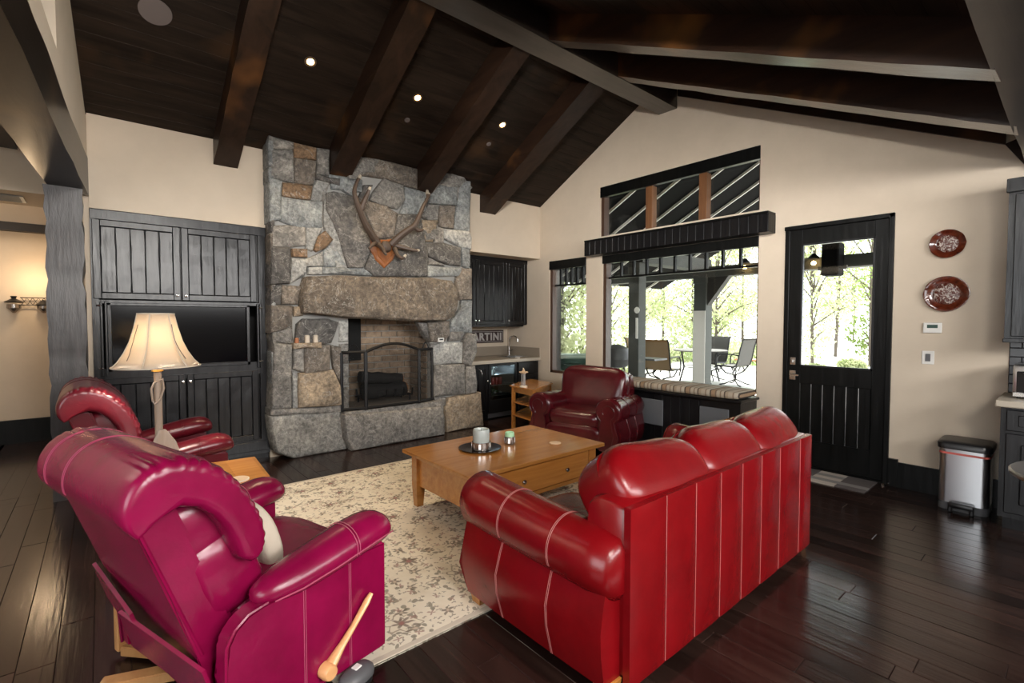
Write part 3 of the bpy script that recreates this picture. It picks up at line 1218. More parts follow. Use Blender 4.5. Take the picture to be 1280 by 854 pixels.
# ------------------------------------------------------------------ fireplace
CHX0, CHX1, CHY = 1.40, 3.90, 5.56
fp = estruct('wall_chimney')
core = MB()
core.box((CHX0, CHY, 0.48), (2.20, FY, 3.40)).box((1.66, CHY, 0), (2.20, FY, 0.48)).box((3.29, CHY, 0), (CHX1, FY, 3.40))
core.box((2.20, CHY, 0), (3.29, FY, 0.44)).box((2.20, CHY, 1.53), (3.29, FY, 3.40))
core.obj('mortar_core', 'mortar', fp)
# firebox shell
sb = MB()
sb.box((2.08, FY, 0.40), (2.20, 6.16, 1.72)).box((3.29, FY, 0.40), (3.41, 6.16, 1.72)).box((2.08, 6.10, 0.40), (3.41, 6.22, 1.72))
sb.box((2.08, 5.6, 0.36), (3.41, 6.16, 0.45)).box((2.08, 5.6, 1.66), (3.41, 6.16, 1.76))
sb.obj('firebox_shell', 'mortar', fp)
rr = random.Random(12)


def brick_row(n_rows, z0, make):
    for r in range(n_rows):
        make(r, z0 + r * 0.083)


def back_bricks(r, z):
    xx = 2.20 - (0.11 if r % 2 else 0)
    while xx < 3.29:
        a, b = max(xx, 2.20), min(xx + 0.212, 3.29)
        if b - a > 0.03:
            o = box((a, 6.082 - rr.uniform(0, .006), z), (b, 6.10, z + 0.072), bevel=0.004).obj('firebrick', 'firebrick', fp)
            c = rr.uniform(0.75, 1.15)
            zc, xc = z - 0.45, (a + b) / 2 - 2.2
            o.color = (c, c * 0.97, c * 0.93, 1)
        xx += 0.222


def side_bricks(r, z):
    for side in (0, 1):
        yy = 5.62 - (0.11 if r % 2 else 0)
        while yy < 6.08:
            a, b = max(yy, 5.62), min(yy + 0.212, 6.08)
            if b - a > 0.03:
                xs = (2.20, 2.216) if side == 0 else (3.274, 3.29)
                o = box((xs[0], a, z), (xs[1], b, z + 0.072), bevel=0.004).obj('firebrick', 'firebrick', fp)
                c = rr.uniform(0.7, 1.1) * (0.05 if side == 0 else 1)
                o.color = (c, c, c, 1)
            yy += 0.222


brick_row(14, 0.455, back_bricks)
brick_row(14, 0.455, side_bricks)
box((2.205, 5.62, 0.45), (3.285, 6.08, 0.462)).obj('ash_bed', 'ash', fp)['kind'] = 'stuff'
# soot-black flue damper plate at the upper left of the firebox
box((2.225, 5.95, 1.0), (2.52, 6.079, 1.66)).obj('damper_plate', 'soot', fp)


# stones: outlines on the chimney face, every stone its own block
def P1(s, ox, oy, pts):
    return [(ox + x / s, oy + y / s) for x, y in pts]


GREY, DARK, BROWN, BLUE, PALE, RUST, TAN = (0.205, 0.197, 0.185), (0.105, 0.10, 0.096), (0.165, 0.142, 0.12), (0.225, 0.243, 0.25), (0.35, 0.355, 0.345), (0.21, 0.135, 0.08), (0.27, 0.215, 0.155)
ST = []


def A_(s, ox, oy, lst):
    for col, dep, pts in lst:
        ST.append((col, dep, P1(s, ox, oy, pts)))


A_(7.114, 325, 165, [
    (GREY, .05, [(84, 32), (190, 62), (300, 92), (298, 150), (200, 160), (84, 138)]),
    (RUST, .06, [(304, 95), (500, 142), (500, 243), (305, 226)]),
    (GREY, .05, [(506, 145), (620, 160), (614, 384), (506, 370)]),
    (GREY, .055, [(84, 145), (200, 165), (295, 170), (304, 300), (300, 448), (180, 420), (84, 398)]),
    (BROWN, .055, [(312, 235), (498, 260), (495, 390), (470, 465), (315, 457)]),
    (BLUE, .065, [(84, 404), (198, 440), (192, 600), (185, 770), (90, 790)]),
    (RUST, .07, [(204, 452), (320, 458), (466, 480), (445, 600), (330, 595), (205, 568)]),
    (BLUE, .06, [(198, 578), (330, 602), (560, 625), (555, 800), (545, 850), (350, 850), (190, 790)]),
    (PALE, .05, [(510, 428), (615, 455), (590, 540), (556, 618), (455, 603), (476, 480)]),
    (DARK, .07, [(516, 378), (710, 418), (708, 478), (620, 452), (512, 420)]),
    (BLUE, .05, [(718, 425), (840, 440), (850, 590), (740, 520)]),
    (GREY, .06, [(780, 405), (862, 222), (1060, 245), (1060, 370), (900, 380), (870, 425)]),
])
A_(4.267, 320, 200, [
    (DARK, .085, [(378, 182), (420, 172), (545, 205), (600, 330), (640, 430), (600, 500), (570, 572), (492, 572), (440, 400), (380, 265)]),
    (BROWN, .075, [(552, 205), (600, 222), (690, 245), (752, 285), (735, 410), (640, 420), (605, 325)]),
    (DARK, .09, [(756, 290), (872, 292), (893, 400), (915, 490), (912, 618), (640, 618), (582, 575), (612, 500), (645, 428), (738, 415)]),
    (GREY, .05, [(345, 130), (390, 125), (372, 180), (366, 250), (355, 350), (340, 355)]),
])
A_(7.117, 455, 185, [
    (BROWN, .055, [(-60, 90), (40, 88), (250, 130), (474, 192), (474, 362), (350, 330), (190, 272), (0, 240)]),
    (GREY, .06, [(90, 390), (180, 275), (345, 335), (362, 460), (300, 540), (180, 510), (60, 460)]),
    (BLUE, .05, [(366, 350), (472, 375), (550, 400), (550, 560), (460, 600), (320, 585), (365, 470)]),
    (DARK, .05, [(0, 330), (75, 330), (30, 440), (-10, 490), (-60, 470)]),
    (GREY, .06, [(672, 318), (710, 256), (830, 285), (826, 345), (672, 325)]),
    (BLUE, .065, [(665, 330), (826, 350), (822, 508), (580, 490), (600, 430)]),
    (BLUE, .055, [(838, 290), (945, 302), (945, 450), (936, 735), (800, 720), (828, 510)]),
    (GREY, .05, [(575, 500), (664, 512), (655, 640), (560, 640), (500, 600)]),
    (BROWN, .06, [(674, 515), (812, 518), (796, 716), (680, 700), (664, 640)]),
    (TAN, .05, [(500, 640), (655, 645), (612, 835), (535, 830), (505, 720)]),
    (GREY, .055, [(660, 702), (708, 715), (708, 850), (620, 850), (640, 720)]),
    (PALE, .07, [(716, 722), (935, 742), (955, 800), (952, 900), (860, 880), (716, 800)]),
])
A_(6.1, 325, 275, [
    (GREY, .06, [(92, 45), (200, 40), (345, 55), (345, 190), (200, 210), (94, 200)]),
    (PALE, .055, [(352, 55), (480, 60), (430, 160), (400, 235), (352, 215)]),
    (RUST, .075, [(420, 225), (440, 130), (500, 85), (560, 150), (500, 215), (440, 240)]),
    (BLUE, .05, [(480, 235), (560, 160), (600, 170), (655, 355), (490, 355)]),
    (DARK, .08, [(94, 205), (230, 212), (236, 300), (225, 480), (86, 485)]),
    (RUST, .06, [(245, 218), (360, 222), (362, 285), (250, 280)]),
    (PALE, .05, [(244, 290), (370, 295), (475, 240), (485, 350), (360, 355), (345, 420), (235, 480)]),
    (PALE, .055, [(365, 358), (475, 360), (475, 415), (368, 415)]),
    (BLUE, .06, [(480, 362), (800, 362), (850, 400), (850, 425), (480, 412)]),
    (DARK, .06, [(88, 492), (162, 492), (160, 642), (80, 642)]),
    (BROWN, .065, [(168, 494), (320, 510), (290, 640), (168, 642)]),
    (PALE, .045, [(328, 500), (345, 505), (335, 650), (298, 650)]),
    (BROWN, .065, [(86, 652), (248, 655), (246, 830), (86, 860)]),
    (TAN, .06, [(256, 660), (330, 660), (328, 728), (262, 735)]),
])
A_(6.568, 455, 285, [
    (GREY, .055, [(478, 20), (560, 5), (650, 10), (655, 105), (500, 100)]),
    (DARK, .075, [(505, 130), (660, 125), (790, 165), (790, 310), (660, 290), (530, 230)]),
    (GREY, .05, [(525, 240), (660, 300), (660, 315), (525, 300)]),
    (BLUE, .06, [(528, 318), (800, 325), (795, 395), (525, 400)]),
    (BLUE, .055, [(800, 160), (868, 168), (862, 330), (812, 315)]),
    (BROWN, .065, [(810, 335), (882, 340), (882, 582), (790, 588), (752, 480), (765, 400)]),
    (BLUE, .055, [(800, 600), (884, 600), (882, 855), (705, 855), (720, 760), (790, 660)]),
])
A_(4.493, 325, 390, [
    (DARK, .08, [(250, 40), (380, 40), (438, 60), (400, 170), (360, 178), (205, 178), (216, 70)]),
    (GREY, .06, [(70, 130), (180, 60), (188, 178), (160, 180), (70, 160)]),
    (GREY, .075, [(78, 178), (178, 188), (172, 540), (70, 545)]),
    (GREY, .06, [(185, 190), (250, 190), (250, 340), (190, 320)]),
    (BROWN, .09, [(254, 190), (392, 188), (390, 325), (254, 345)]),
    (PALE, .045, [(180, 330), (212, 350), (212, 538), (182, 540)]),
    (TAN, .085, [(222, 350), (410, 330), (452, 420), (458, 520), (222, 534)]),
    (BROWN, .06, [(398, 190), (455, 200), (458, 410), (415, 330)]),
    (GREY, .07, [(66, 548), (250, 540), (458, 524), (460, 560), (300, 575), (66, 580)]),
])
A_(4.493, 480, 390, [
    (DARK, .07, [(188, 60), (240, 62), (258, 170), (225, 130)]),
    (BROWN, .065, [(246, 62), (366, 52), (366, 130), (340, 165), (270, 168)]),
    (GREY, .06, [(372, 110), (450, 110), (430, 160), (366, 165)]),
    (PALE, .065, [(276, 190), (330, 172), (440, 175), (438, 285), (280, 296)]),
    (GREY, .075, [(445, 170), (470, 120), (518, 130), (522, 220), (490, 300), (446, 290)]),
    (GREY, .075, [(284, 300), (450, 296), (452, 460), (284, 470)]),
    (GREY, .07, [(460, 310), (510, 305), (524, 400), (518, 450), (460, 460)]),
    (GREY, .06, [(284, 478), (348, 478), (346, 528), (284, 520)]),
])


ST.append((PALE, .05, [(404, 232), (409, 243), (432, 318), (437, 335), (420, 334), (409, 300), (404, 270)]))
ST.append((BLUE, .05, [(412, 218), (452, 225), (452, 240), (416, 236)]))
ST.append((GREY, .05, [(566, 205), (590, 235), (572, 252), (545, 246), (536, 236)]))


def stone(poly, yb, yf, col, name='stone', parent=None, ch=0.016, seed=0, mat='stone'):
    """block with an uneven, chamfered front; POLY in (x, z)"""
    rr = random.Random(seed)
    # subdivide long edges and roughen
    pts = []
    n = len(poly)
    for i in range(n):
        a, b = Vector(poly[i]), Vector(poly[(i + 1) % n])
        k = max(1, int((b - a).length / 0.12))
        for j in range(k):
            p = a.lerp(b, j / k)
            pts.append(p + Vector((rr.uniform(-1, 1), rr.uniform(-1, 1))) * (0.004 if j else 0.002))
    c = sum(pts, Vector((0, 0))) / len(pts)

    def ring(inset, y, jit):
        out = []
        for p in pts:
            d = c - p
            q = p + d.normalized() * min(inset, d.length * 0.45)
            out.append((q.x, y + rr.uniform(-jit, jit), q.y))
        return out
    m = MB()
    m.loft([ring(0, yb, 0), ring(0.003, yf + ch * 0.9, 0.002), ring(ch * 0.8, yf + 0.003, 0.003), ring(ch * 2.6, yf - 0.006, 0.005)], caps=False)
    b = m.b
    b.verts.ensure_lookup_table()
    k = len(pts)
    last = b.verts[-k:]
    cv = b.verts.new((c.x, yf - 0.012 - rr.uniform(0, 0.008), c.y))
    for i in range(k):
        b.faces.new((last[i], last[(i + 1) % k], cv))
    b.faces.new(b.verts[:k][::-1]) if False else None
    o = m.obj(name, mat, parent, smooth=True, ang=40)
    v = rr.uniform(0.85, 1.15)
    o.color = (col[0] * v, col[1] * v, col[2] * v, 1)
    return o


for i, (col, dep, px) in enumerate(ST):
    yf = CHY - dep
    poly = [(lambda q: (q[0], q[2]))(at(x, y, 1, yf + 0.01)) for x, y in px]
    mx_, mz_ = sum(p[0] for p in poly) / len(poly), sum(p[1] for p in poly) / len(poly)
    poly = [(p[0] + max(-0.012, min(0.012, (p[0] - mx_) * 0.06)), p[1] + max(-0.012, min(0.012, (p[1] - mz_) * 0.06))) for p in poly]
    edge = min(p[0] for p in poly) < 1.52 or max(p[0] for p in poly) > 3.80
    stone(poly, FY - 0.01 if edge else CHY + 0.02, yf, col, parent=fp, seed=100 + i)
for (x0, x1, zs_) in ((2.085, 2.20, (0.47, 0.74, 1.0, 1.25, 1.52)), (3.29, 3.36, (0.47, 0.70, 0.98, 1.22, 1.50))):
    for k, (za, zb_) in enumerate(zip(zs_, zs_[1:])):
        stone([(x0, za), (x1, za), (x1, zb_ - .012), (x0, zb_ - .012)], FY, CHY - 0.02, PALE if k % 2 else GREY, parent=fp, seed=300 + k)
# corner stones that show on the chimney's left return
zz = 0.52
k = 0
while zz < 3.36:
    h = rr.choice((0.16, 0.22, 0.30, 0.36))
    h = min(h, 3.38 - zz)
    o = box((1.372 - rr.uniform(0, .02), 5.50, zz + 0.006), (1.41, FY - 0.005, zz + h - 0.006), bevel=0.012, seg=2).obj('stone', 'stone', fp, smooth=True)
    c = rr.choice((GREY, DARK, BLUE, BROWN))
    o.color = (*[v * 0.8 for v in c], 1)
    zz += h
zz = 0.62
while zz < 3.36:
    h = min(rr.choice((0.18, 0.25, 0.33)), 3.38 - zz)
    o = box((3.89, 5.52, zz + 0.006), (3.918 + rr.uniform(0, .015), FY - 0.005, zz + h - 0.006), bevel=0.010, seg=2).obj('stone', 'stone', fp, smooth=True)
    o.color = (*rr.choice((GREY, BROWN, BLUE)), 1)
    zz += h


def px2(pts, y):
    return [(lambda q: (q[0], max(q[2], 0.0)))(at(a, b, 1, y)) for a, b in pts]


# base stones and hearth
stone(px2([(337, 521), (380, 515), (424, 511), (429, 520), (433, 543), (434, 566), (400, 570.5), (366, 574.5), (345, 566), (341, 552)], 5.52), FY - 0.01, 5.50, (0.25, 0.245, 0.23), 'base_stone', fp, 0.03, 1)
stone(px2([(556, 509), (561, 497), (601, 490), (604.6, 532.4), (559, 541)], 5.50), FY - 0.01, 5.48, TAN, 'base_stone', fp, 0.025, 2)
hs = px2([(429, 519), (438, 518), (500, 513), (553, 508), (557, 520), (556.8, 543.6), (500, 554), (440, 567), (432, 550)], 5.39)
stone(hs, 5.70, 5.385, (0.225, 0.215, 0.20), 'hearth_stone', fp, 0.03, 3)
box((2.1, 5.42, 0.30), (3.42, 5.72, 0.452), bevel=0.01).obj('hearth_top', 'stone', fp).color = (*GREY, 1)
# mantel boulder
mp = px2([(385, 345), (420, 344), (480, 346), (540, 347), (566, 351), (573, 362), (574, 380), (569, 396), (558, 401), (520, 402), (470, 399), (440, 398), (400, 393), (380, 391), (379, 365)], 5.36)
stone(mp, CHY + 0.02, 5.34, (0.15, 0.122, 0.095), 'mantel_stone', fp, 0.045, 4)
# outlet on the stone face
q = at(551, 425, 1, CHY - 0.075)
ol = thing('fireplace_switch', 'tiny white wall box on the stones right of the fire opening', 'switch', (q[0], CHY - 0.073, q[2]))
box((-0.045, -0.012, -0.028), (0.045, 0.02, 0.028), bevel=0.004).obj('cover_plate', 'white_plastic', ol)
box((-0.028, -0.0135, -0.004), (0.03, -0.012, 0.014)).obj('label_window', 'black_plastic', ol)
# small candles on the ledge at the left
for i, (a, h, c) in enumerate(((372, 0.05, 'rust_wood'), (384, 0.075, 'cream_fabric'), (391, 0.05, 'tub_green'), (394.5, 0.075, 'cream_fabric'))):
    pass
q = at(384, 430, 1, 5.46)
for (a, h, r_, m, lab) in ((371, 0.055, 0.022, 'rust_wood', 'tiny brown figurine on the stone ledge left of the mantel'), (384, 0.085, 0.026, 'cream_fabric', 'tiny pale candle on the stone ledge, left of the other one'), (394.5, 0.085, 0.026, 'cream_fabric', 'tiny pale candle on the stone ledge, nearest the fire opening')):
    qq = at(a, 431, 1, 5.455)
    o = MB().lathe([(r_, 0), (r_ * 1.02, 0.01), (r_ * 0.95, h - 0.008), (r_ * 0.6, h), (0, h)], n=14).obj('ledge_candle' if 'candle' in lab else 'ledge_figurine', m, smooth=True)
    o.location = (qq[0], 5.455, 1.262)
    tag(o, lab, 'candle' if 'candle' in lab else 'figurine')
# ledge the candles stand on
lq0, lq1 = at(366, 432, 1, 5.45), at(402, 432, 1, 5.45)
stone([(lq0[0], 1.20), (lq1[0], 1.20), (lq1[0], 1.262), (lq0[0], 1.262)], CHY + .02, 5.425, TAN, 'stone', fp, 0.01, 77)

# logs and grate
gr = thing('fire_grate', 'black iron grate inside the firebox', 'grate', (2.78, 5.84, 0.462))
for i in range(6):
    xx = -0.30 + 0.12 * i
    MB().tube([(xx, -0.20, 0.17), (xx, -0.18, 0.08), (xx, 0.16, 0.08), (xx, 0.18, 0.16)], 0.011, 6).obj('bar', 'metal_black', gr)
for yy in (-0.12, 0.12):
    MB().tube([(-0.34, yy, 0.075), (0.34, yy, 0.075)], 0.011, 6).obj('rail', 'metal_black', gr)
for xx in (-0.3, 0.3):
    for yy in (-0.12, 0.12):
        MB().tube([(xx, yy, 0.0), (xx, yy, 0.075)], 0.012, 6).obj('leg', 'metal_black', gr)


def log(x0, x1, y0, y1, z0, z1, r_, label, seed):
    lg = thing('fire_log', label, 'log', (0, 0, 0), 0, 'logs in the firebox')
    rr = random.Random(seed)
    pts = [Vector((x0, y0, z0)).lerp(Vector((x1, y1, z1)), t / 7) + Vector((0, rr.uniform(-.008, .008), rr.uniform(-.008, .008))) for t in range(8)]
    MB().tube(pts, [r_ * rr.uniform(0.9, 1.1) for _ in pts], 14).obj('bark', 'log_char', lg, smooth=True)
    d = (pts[-1] - pts[0]).normalized()
    MB().tube([pts[-1] - d * 0.01, pts[-1] + d * 0.012], r_ * 0.86, 14).obj('cut_end', 'log_cut', lg)


log(2.46, 3.02, 5.72, 5.74, 0.62, 0.62, 0.085, 'thick charred log lying at the front of the grate', 1)
log(2.50, 3.06, 5.90, 5.88, 0.64, 0.63, 0.075, 'charred log lying at the back of the grate', 2)
log(2.44, 3.00, 5.82, 5.80, 0.80, 0.74, 0.07, 'charred log with brown cut end resting on top of the other two', 3)

# folding fire screen
fs = thing('fire_screen', 'three-panel black iron fire screen with arched centre before the firebox', 'screen', (0, 0, 0))
SB = 0.456


def frame_panel(p0, p1, h0, arch, nm):
    """panel from floor point p0 to p1 (x, y)"""
    p0, p1 = Vector((*p0, SB)), Vector((*p1, SB))
    r_ = 0.019
    N = 14
    topc = [p0.lerp(p1, t / N) + Vector((0, 0, h0 + arch * math.sin(PI * t / N))) for t in range(N + 1)]
    m = MB()
    m.tube([p0, topc[0]], r_, 6).tube([p1, topc[-1]], r_, 6).tube(topc, r_, 6).tube([p0 + Vector((0, 0, 0.02)), p1 + Vector((0, 0, 0.02))], r_, 6)
    o = m.obj(nm, 'metal_black', fs, smooth=True)
    b = MB()
    bot = [p0.lerp(p1, t / N) + Vector((0, 0.004, 0.02)) for t in range(N + 1)]
    tp = [q + Vector((0, 0.004, 0)) for q in topc]
    for t in range(N):
        b.quad(bot[t], bot[t + 1], tp[t + 1], tp[t])
    b.obj('mesh_panel', 'screen_mesh', o)
    return o


cl = at(457, 517, 2, SB)
yc = 5.425
xl, xr_ = at(458, 500, 1, yc)[0], at(524, 500, 1, yc)[0]
xll, xrr = at(427, 500, 1, 5.50)[0], at(540, 500, 1, 5.53)[0]
frame_panel((xl, yc), (xr_, yc), 0.68, 0.09, 'centre_panel')
frame_panel((xll, 5.49), (xl - 0.005, yc + .004), 0.68, 0.0, 'side_panel')
frame_panel((xr_ + 0.005, yc + .004), (xrr, 5.52), 0.68, 0.0, 'side_panel')
for (a, b) in (((xll, 5.49), (xl, yc)), ((xr_, yc), (xrr, 5.52))):
    a, b = Vector((*a, SB + 0.68)), Vector((*b, SB + 0.68))
    MB().tube([a.lerp(b, 0.25 + 0.5 * t / 10) + Vector((0, 0, 0.09 * math.sin(PI * t / 10))) for t in range(11)], 0.008, 6).obj('handle', 'metal_black', fs, smooth=True)

# ------------------------------------------------------------------ antlers
AY = CHY - 0.10
q = at(480, 318, 1, AY)
an = thing('antler_mount', 'pair of brown antlers on a wooden shield plaque above the mantel', 'antlers', (0, 0, 0))


def ap(px, py, out):
    p = at(px, py, 1, AY - out)
    return p


pl = [ap(x, y, 0.0) for x, y in ((463, 299), (480, 300), (496, 298), (496, 312), (491, 325), (480, 335.5), (469, 325), (463, 312))]
cx_ = sum(p[0] for p in pl) / 8
cz_ = sum(p[2] for p in pl) / 8
m = MB()
m.loft([[(cx_ + (p[0] - cx_) * f, AY - d, cz_ + (p[2] - cz_) * f) for p in pl] for f, d in ((1, -0.03), (1, 0.006), (0.9, 0.02), (0.72, 0.022), (0.66, 0.03))])
m.obj('plaque', 'plaque_wood', an, smooth=True, ang=30)
m = MB().pillow((0.14, 0.09, 0.14), (cx_, AY - 0.05, cz_ + 0.04), e=0.9)
m.obj('skull_cap', 'antler', an, smooth=True)


def beam(pts, r0, r1, nm='antler_beam', tip=None):
    P_ = [Vector(ap(*p)) for p in pts]
    # smooth the polyline
    Q = []
    for i in range(len(P_) - 1):
        p0, p1, p2, p3 = P_[max(i - 1, 0)], P_[i], P_[i + 1], P_[min(i + 2, len(P_) - 1)]
        for t in range(5):
            u = t / 5
            Q.append(0.5 * ((2 * p1) + (p2 - p0) * u + (2 * p0 - 5 * p1 + 4 * p2 - p3) * u * u + (3 * p1 - p0 - 3 * p2 + p3) * u ** 3))
    Q.append(P_[-1])
    n = len(Q)
    o = MB().tube(Q, [r0 + (r1 - r0) * (i / (n - 1)) ** 1.2 for i in range(n)], 9).obj(nm, 'antler', an, smooth=True)
    if tip:
        MB().tube(Q[-4:], [r1 * 1.9, r1 * 1.6, r1 * 1.3, r1 * 0.6], 8).obj('tip', 'antler_tip', o, smooth=True)


beam([(472, 304, .05), (465, 294, .09), (457, 281, .14), (450, 264, .18), (446, 252, .2), (443, 240, .2), (446, 228, .19), (451, 218, .17)], 0.046, 0.013, tip=1)
beam([(451, 262, .18), (456, 250, .2), (460, 241, .22), (463, 233, .24)], 0.036, 0.011, 'tine', tip=1)
beam([(472, 305, .06), (478, 310, .14), (481, 316, .2), (483, 319, .22)], 0.032, 0.012, 'tine')
beam([(470, 302, .06), (466, 306, .12), (461, 311, .15)], 0.028, 0.010, 'tine')
beam([(489, 306, .05), (497, 298, .09), (508, 289, .14), (518, 282, .18), (524, 270, .2), (529, 258, .2), (534, 248, .19), (534, 237, .17)], 0.046, 0.013, tip=1)
beam([(518, 284, .17), (523, 288, .18), (528, 287.5, .19), (530, 285.5, .19)], 0.030, 0.008, 'tine', tip=1)
beam([(533, 250, .19), (536, 245, .19), (537, 241, .19)], 0.022, 0.008, 'tine', tip=1)
beam([(494, 307, .06), (506, 310, .12), (518, 313, .17), (525, 313, .18)], 0.032, 0.010, 'tine', tip=1)
beam([(493, 310, .06), (497, 319, .13), (503, 323, .18), (508, 318, .2)], 0.030, 0.011, 'tine', tip=1)

# ------------------------------------------------------------------ media cabinet
def fx(px, y=FY):
    return at(px, 400, 1, y)[0]


def fz(px, py, y=FY):
    return at(px, py, 1, y)[2]


def plank_door(parent, x0, x1, z0, z1, y, nb, wood_='cabinet_black', st=0.055, seed=0, name='door', knob=None, knob_mat='chrome'):
    """framed door facing -Y with separate rough vertical boards and a knob"""
    rr = random.Random(seed)
    m = MB()
    for lo, hi in (((x0, y, z0), (x0 + st, y + 0.024, z1)), ((x1 - st, y, z0), (x1, y + 0.024, z1)), ((x0 + st, y, z0), (x1 - st, y + 0.024, z0 + st)), ((x0 + st, y, z1 - st), (x1 - st, y + 0.024, z1))):
        m.box(lo, hi, bevel=0.004)
    d = m.obj(name, wood_, parent)
    xs = [x0 + st + (x1 - x0 - 2 * st) * i / nb for i in range(nb + 1)]
    for i in range(nb):
        b = box((xs[i] + 0.003, y + 0.008, z0 + st + 0.004), (xs[i + 1] - 0.003, y + 0.022, z1 - st - 0.004), bevel=0.004)
        bmesh.ops.subdivide_edges(b.b, edges=[e for e in b.b.edges if e.calc_length() > 0.3], cuts=5)
        for v in b.b.verts:
            v.co.x += rr.uniform(-.0025, .0025)
            v.co.y += rr.uniform(-.0015, .0015)
        b.obj('door_board', wood_, d)
    if knob:
        kx, kz = knob
        MB().lathe([(0.0, -0.028), (0.012, -0.026), (0.014, -0.018), (0.007, -0.010), (0.009, 0)], (kx, y, kz), 14, axis=1).obj('knob', knob_mat, d, smooth=True)
    return d


mc = thing('media_cabinet', 'tall built-in black cabinet with planked doors around the television', 'cabinet', (0, 0, 0))
X0, X1 = -0.06, 1.385
zt = 2.503
f = MB()
f.box((X0, FY - 0.0, zt - 0.09), (X1, FY + 0.04, zt), bevel=0.004)
f.box((X0, FY, 0.06), (X0 + 0.05, FY + 0.04, zt - 0.09)).box((X1 - 0.085, FY, 0.06), (X1, FY + 0.04, zt - 0.09))
f.box((X0 + 0.05, FY, 0.06), (X1 - 0.085, FY + 0.04, 0.22)).box((X0 + 0.05, FY + 0.002, 0.93), (X1 - 0.085, FY + 0.04, 1.06))
f.box((X0 + 0.05, FY + 0.002, 1.66), (X1 - 0.085, FY + 0.04, 1.69))
f.obj('face_frame', 'cabinet_black', mc)
f = MB()
f.box((X0, FY + 0.04, 0.0), (X1, FY + 0.06, 1.0)).box((X0, FY + 0.45, 0.0), (X1, FY + 0.5, zt)).box((X0, FY + 0.04, 1.66), (X1, FY + 0.06, zt))
f.box((X0, FY + 0.04, 1.0), (X0 + 0.02, FY + 0.45, 1.68)).box((X1 - 0.02, FY + 0.04, 1.0), (X1, FY + 0.45, 1.68)).box((X0, FY + 0.04, 0.98), (X1, FY + 0.45, 1.0)).box((X0, FY + 0.04, 1.68), (X1, FY + 0.45, 1.70))
f.obj('carcass', 'bar_black', mc)
box((X0 + 0.02, FY - 0.02, 0.10), (X1 - 0.02, FY, 0.2), bevel=0.004).obj('plinth_board', 'cabinet_black', mc)
xm = fx(227.5)
xa, xb = fx(118), fx(320.5)
yd = FY - 0.022
plank_door(mc, xa, xm - 0.006, 1.70, zt - 0.095, yd, 5, seed=1, knob=(xm - 0.035, 1.745))
plank_door(mc, xm + 0.006, xb, 1.70, zt - 0.095, yd, 5, seed=2, knob=(xm + 0.035, 1.745))
xl2 = fx(231)
plank_door(mc, xa, xl2 - 0.006, 0.225, 0.97, yd, 5, seed=3, knob=(xl2 - 0.03, 0.90))
plank_door(mc, xl2 + 0.006, xb, 0.225, 0.97, yd, 5, seed=4, knob=(xl2 + 0.03, 0.90))
# retracting pocket-door rails either side of the set
for xx in (X0 + 0.055, X0 + 0.085, X1 - 0.115, X1 - 0.09):
    box((xx, FY - 0.03, 1.0), (xx + 0.016, FY + 0.02, 1.68), bevel=0.003).obj('pocket_rail', 'cabinet_black', mc)
for xx in (X0 + 0.03, X1 - 0.10):
    for z_ in (1.07, 1.64):
        MB().lathe([(0.007, 0), (0.007, 0.035)], (xx, FY - 0.035, z_), 10, axis=0).obj('hinge_pin', 'chrome', mc)
tv = thing('television', 'flat black television filling the cabinet opening behind the lamp', 'television', (0, 0, 0))
tx0, tx1, tz0, tz1 = fx(134), fx(312), 1.035, 1.665
b = MB()
for lo, hi in (((tx0, FY - 0.01, tz0), (tx0 + 0.03, FY + 0.08, tz1)), ((tx1 - 0.03, FY - 0.01, tz0), (tx1, FY + 0.08, tz1)), ((tx0, FY - 0.01, tz1 - 0.025), (tx1, FY + 0.08, tz1)), ((tx0, FY - 0.01, tz0), (tx1, FY + 0.08, tz0 + 0.035))):
    b.box(lo, hi, bevel=0.004)
b.obj('bezel', 'cabinet_black', tv)
box((tx0 + 0.02, FY + 0.02, tz0 + 0.02), (tx1 - 0.02, FY + 0.03, tz1 - 0.02)).obj('screen', 'tv_screen', tv)
box((tx0 + 0.02, FY + 0.03, tz0 - 0.035), (tx1 - 0.02, FY + 0.10, tz1 - 0.02)).obj('back', 'black_plastic', tv)

# ------------------------------------------------------------------ wet bar in the alcove
BY = 6.57
bc = thing('bar_counter', 'grey stone bar counter with upstand, sink set in, beside the fireplace', 'counter', (0, 0, 0))
c = MB()
c.box((3.94, 5.715, 0.862), (4.95, BY - 0.002, 0.907)).box((5.36, 5.715, 0.862), (GX - 0.002, BY - 0.002, 0.907)).box((4.95, 5.715, 0.862), (5.36, 5.90, 0.907)).box((4.95, 6.22, 0.862), (5.36, BY - 0.002, 0.907))
c.obj('slab', 'counter_stone', bc)
box((3.93, 5.708, 0.858), (GX - 0.002, 5.716, 0.909), bevel=0.002).obj('front_edge', 'counter_edge', bc)
box((3.93, BY - 0.022, 0.907), (GX - 0.022, BY - 0.002, 1.06)).box((GX - 0.022, 5.72, 0.907), (GX - 0.002, BY - 0.002, 1.06), bevel=0.003).obj('upstand', 'counter_stone', bc)
s_ = MB().box((4.945, 5.895, 0.78), (5.365, 6.225, 0.79)).box((4.945, 5.895, 0.78), (4.955, 6.225, 0.912)).box((5.355, 5.895, 0.78), (5.365, 6.225, 0.912)).box((4.945, 5.895, 0.78), (5.365, 5.905, 0.912)).box((4.945, 6.215, 0.78), (5.365, 6.225, 0.912))
s_.obj('sink', 'chrome', bc)
fa = thing('bar_faucet', 'gooseneck chrome faucet standing behind the bar sink', 'faucet', (at(636.5, 444, 1, 6.30)[0], 6.30, 0.907))
MB().lathe([(0.028, 0), (0.028, 0.012), (0.016, 0.02), (0.015, 0.16)], n=14).obj('base', 'chrome', fa, smooth=True)
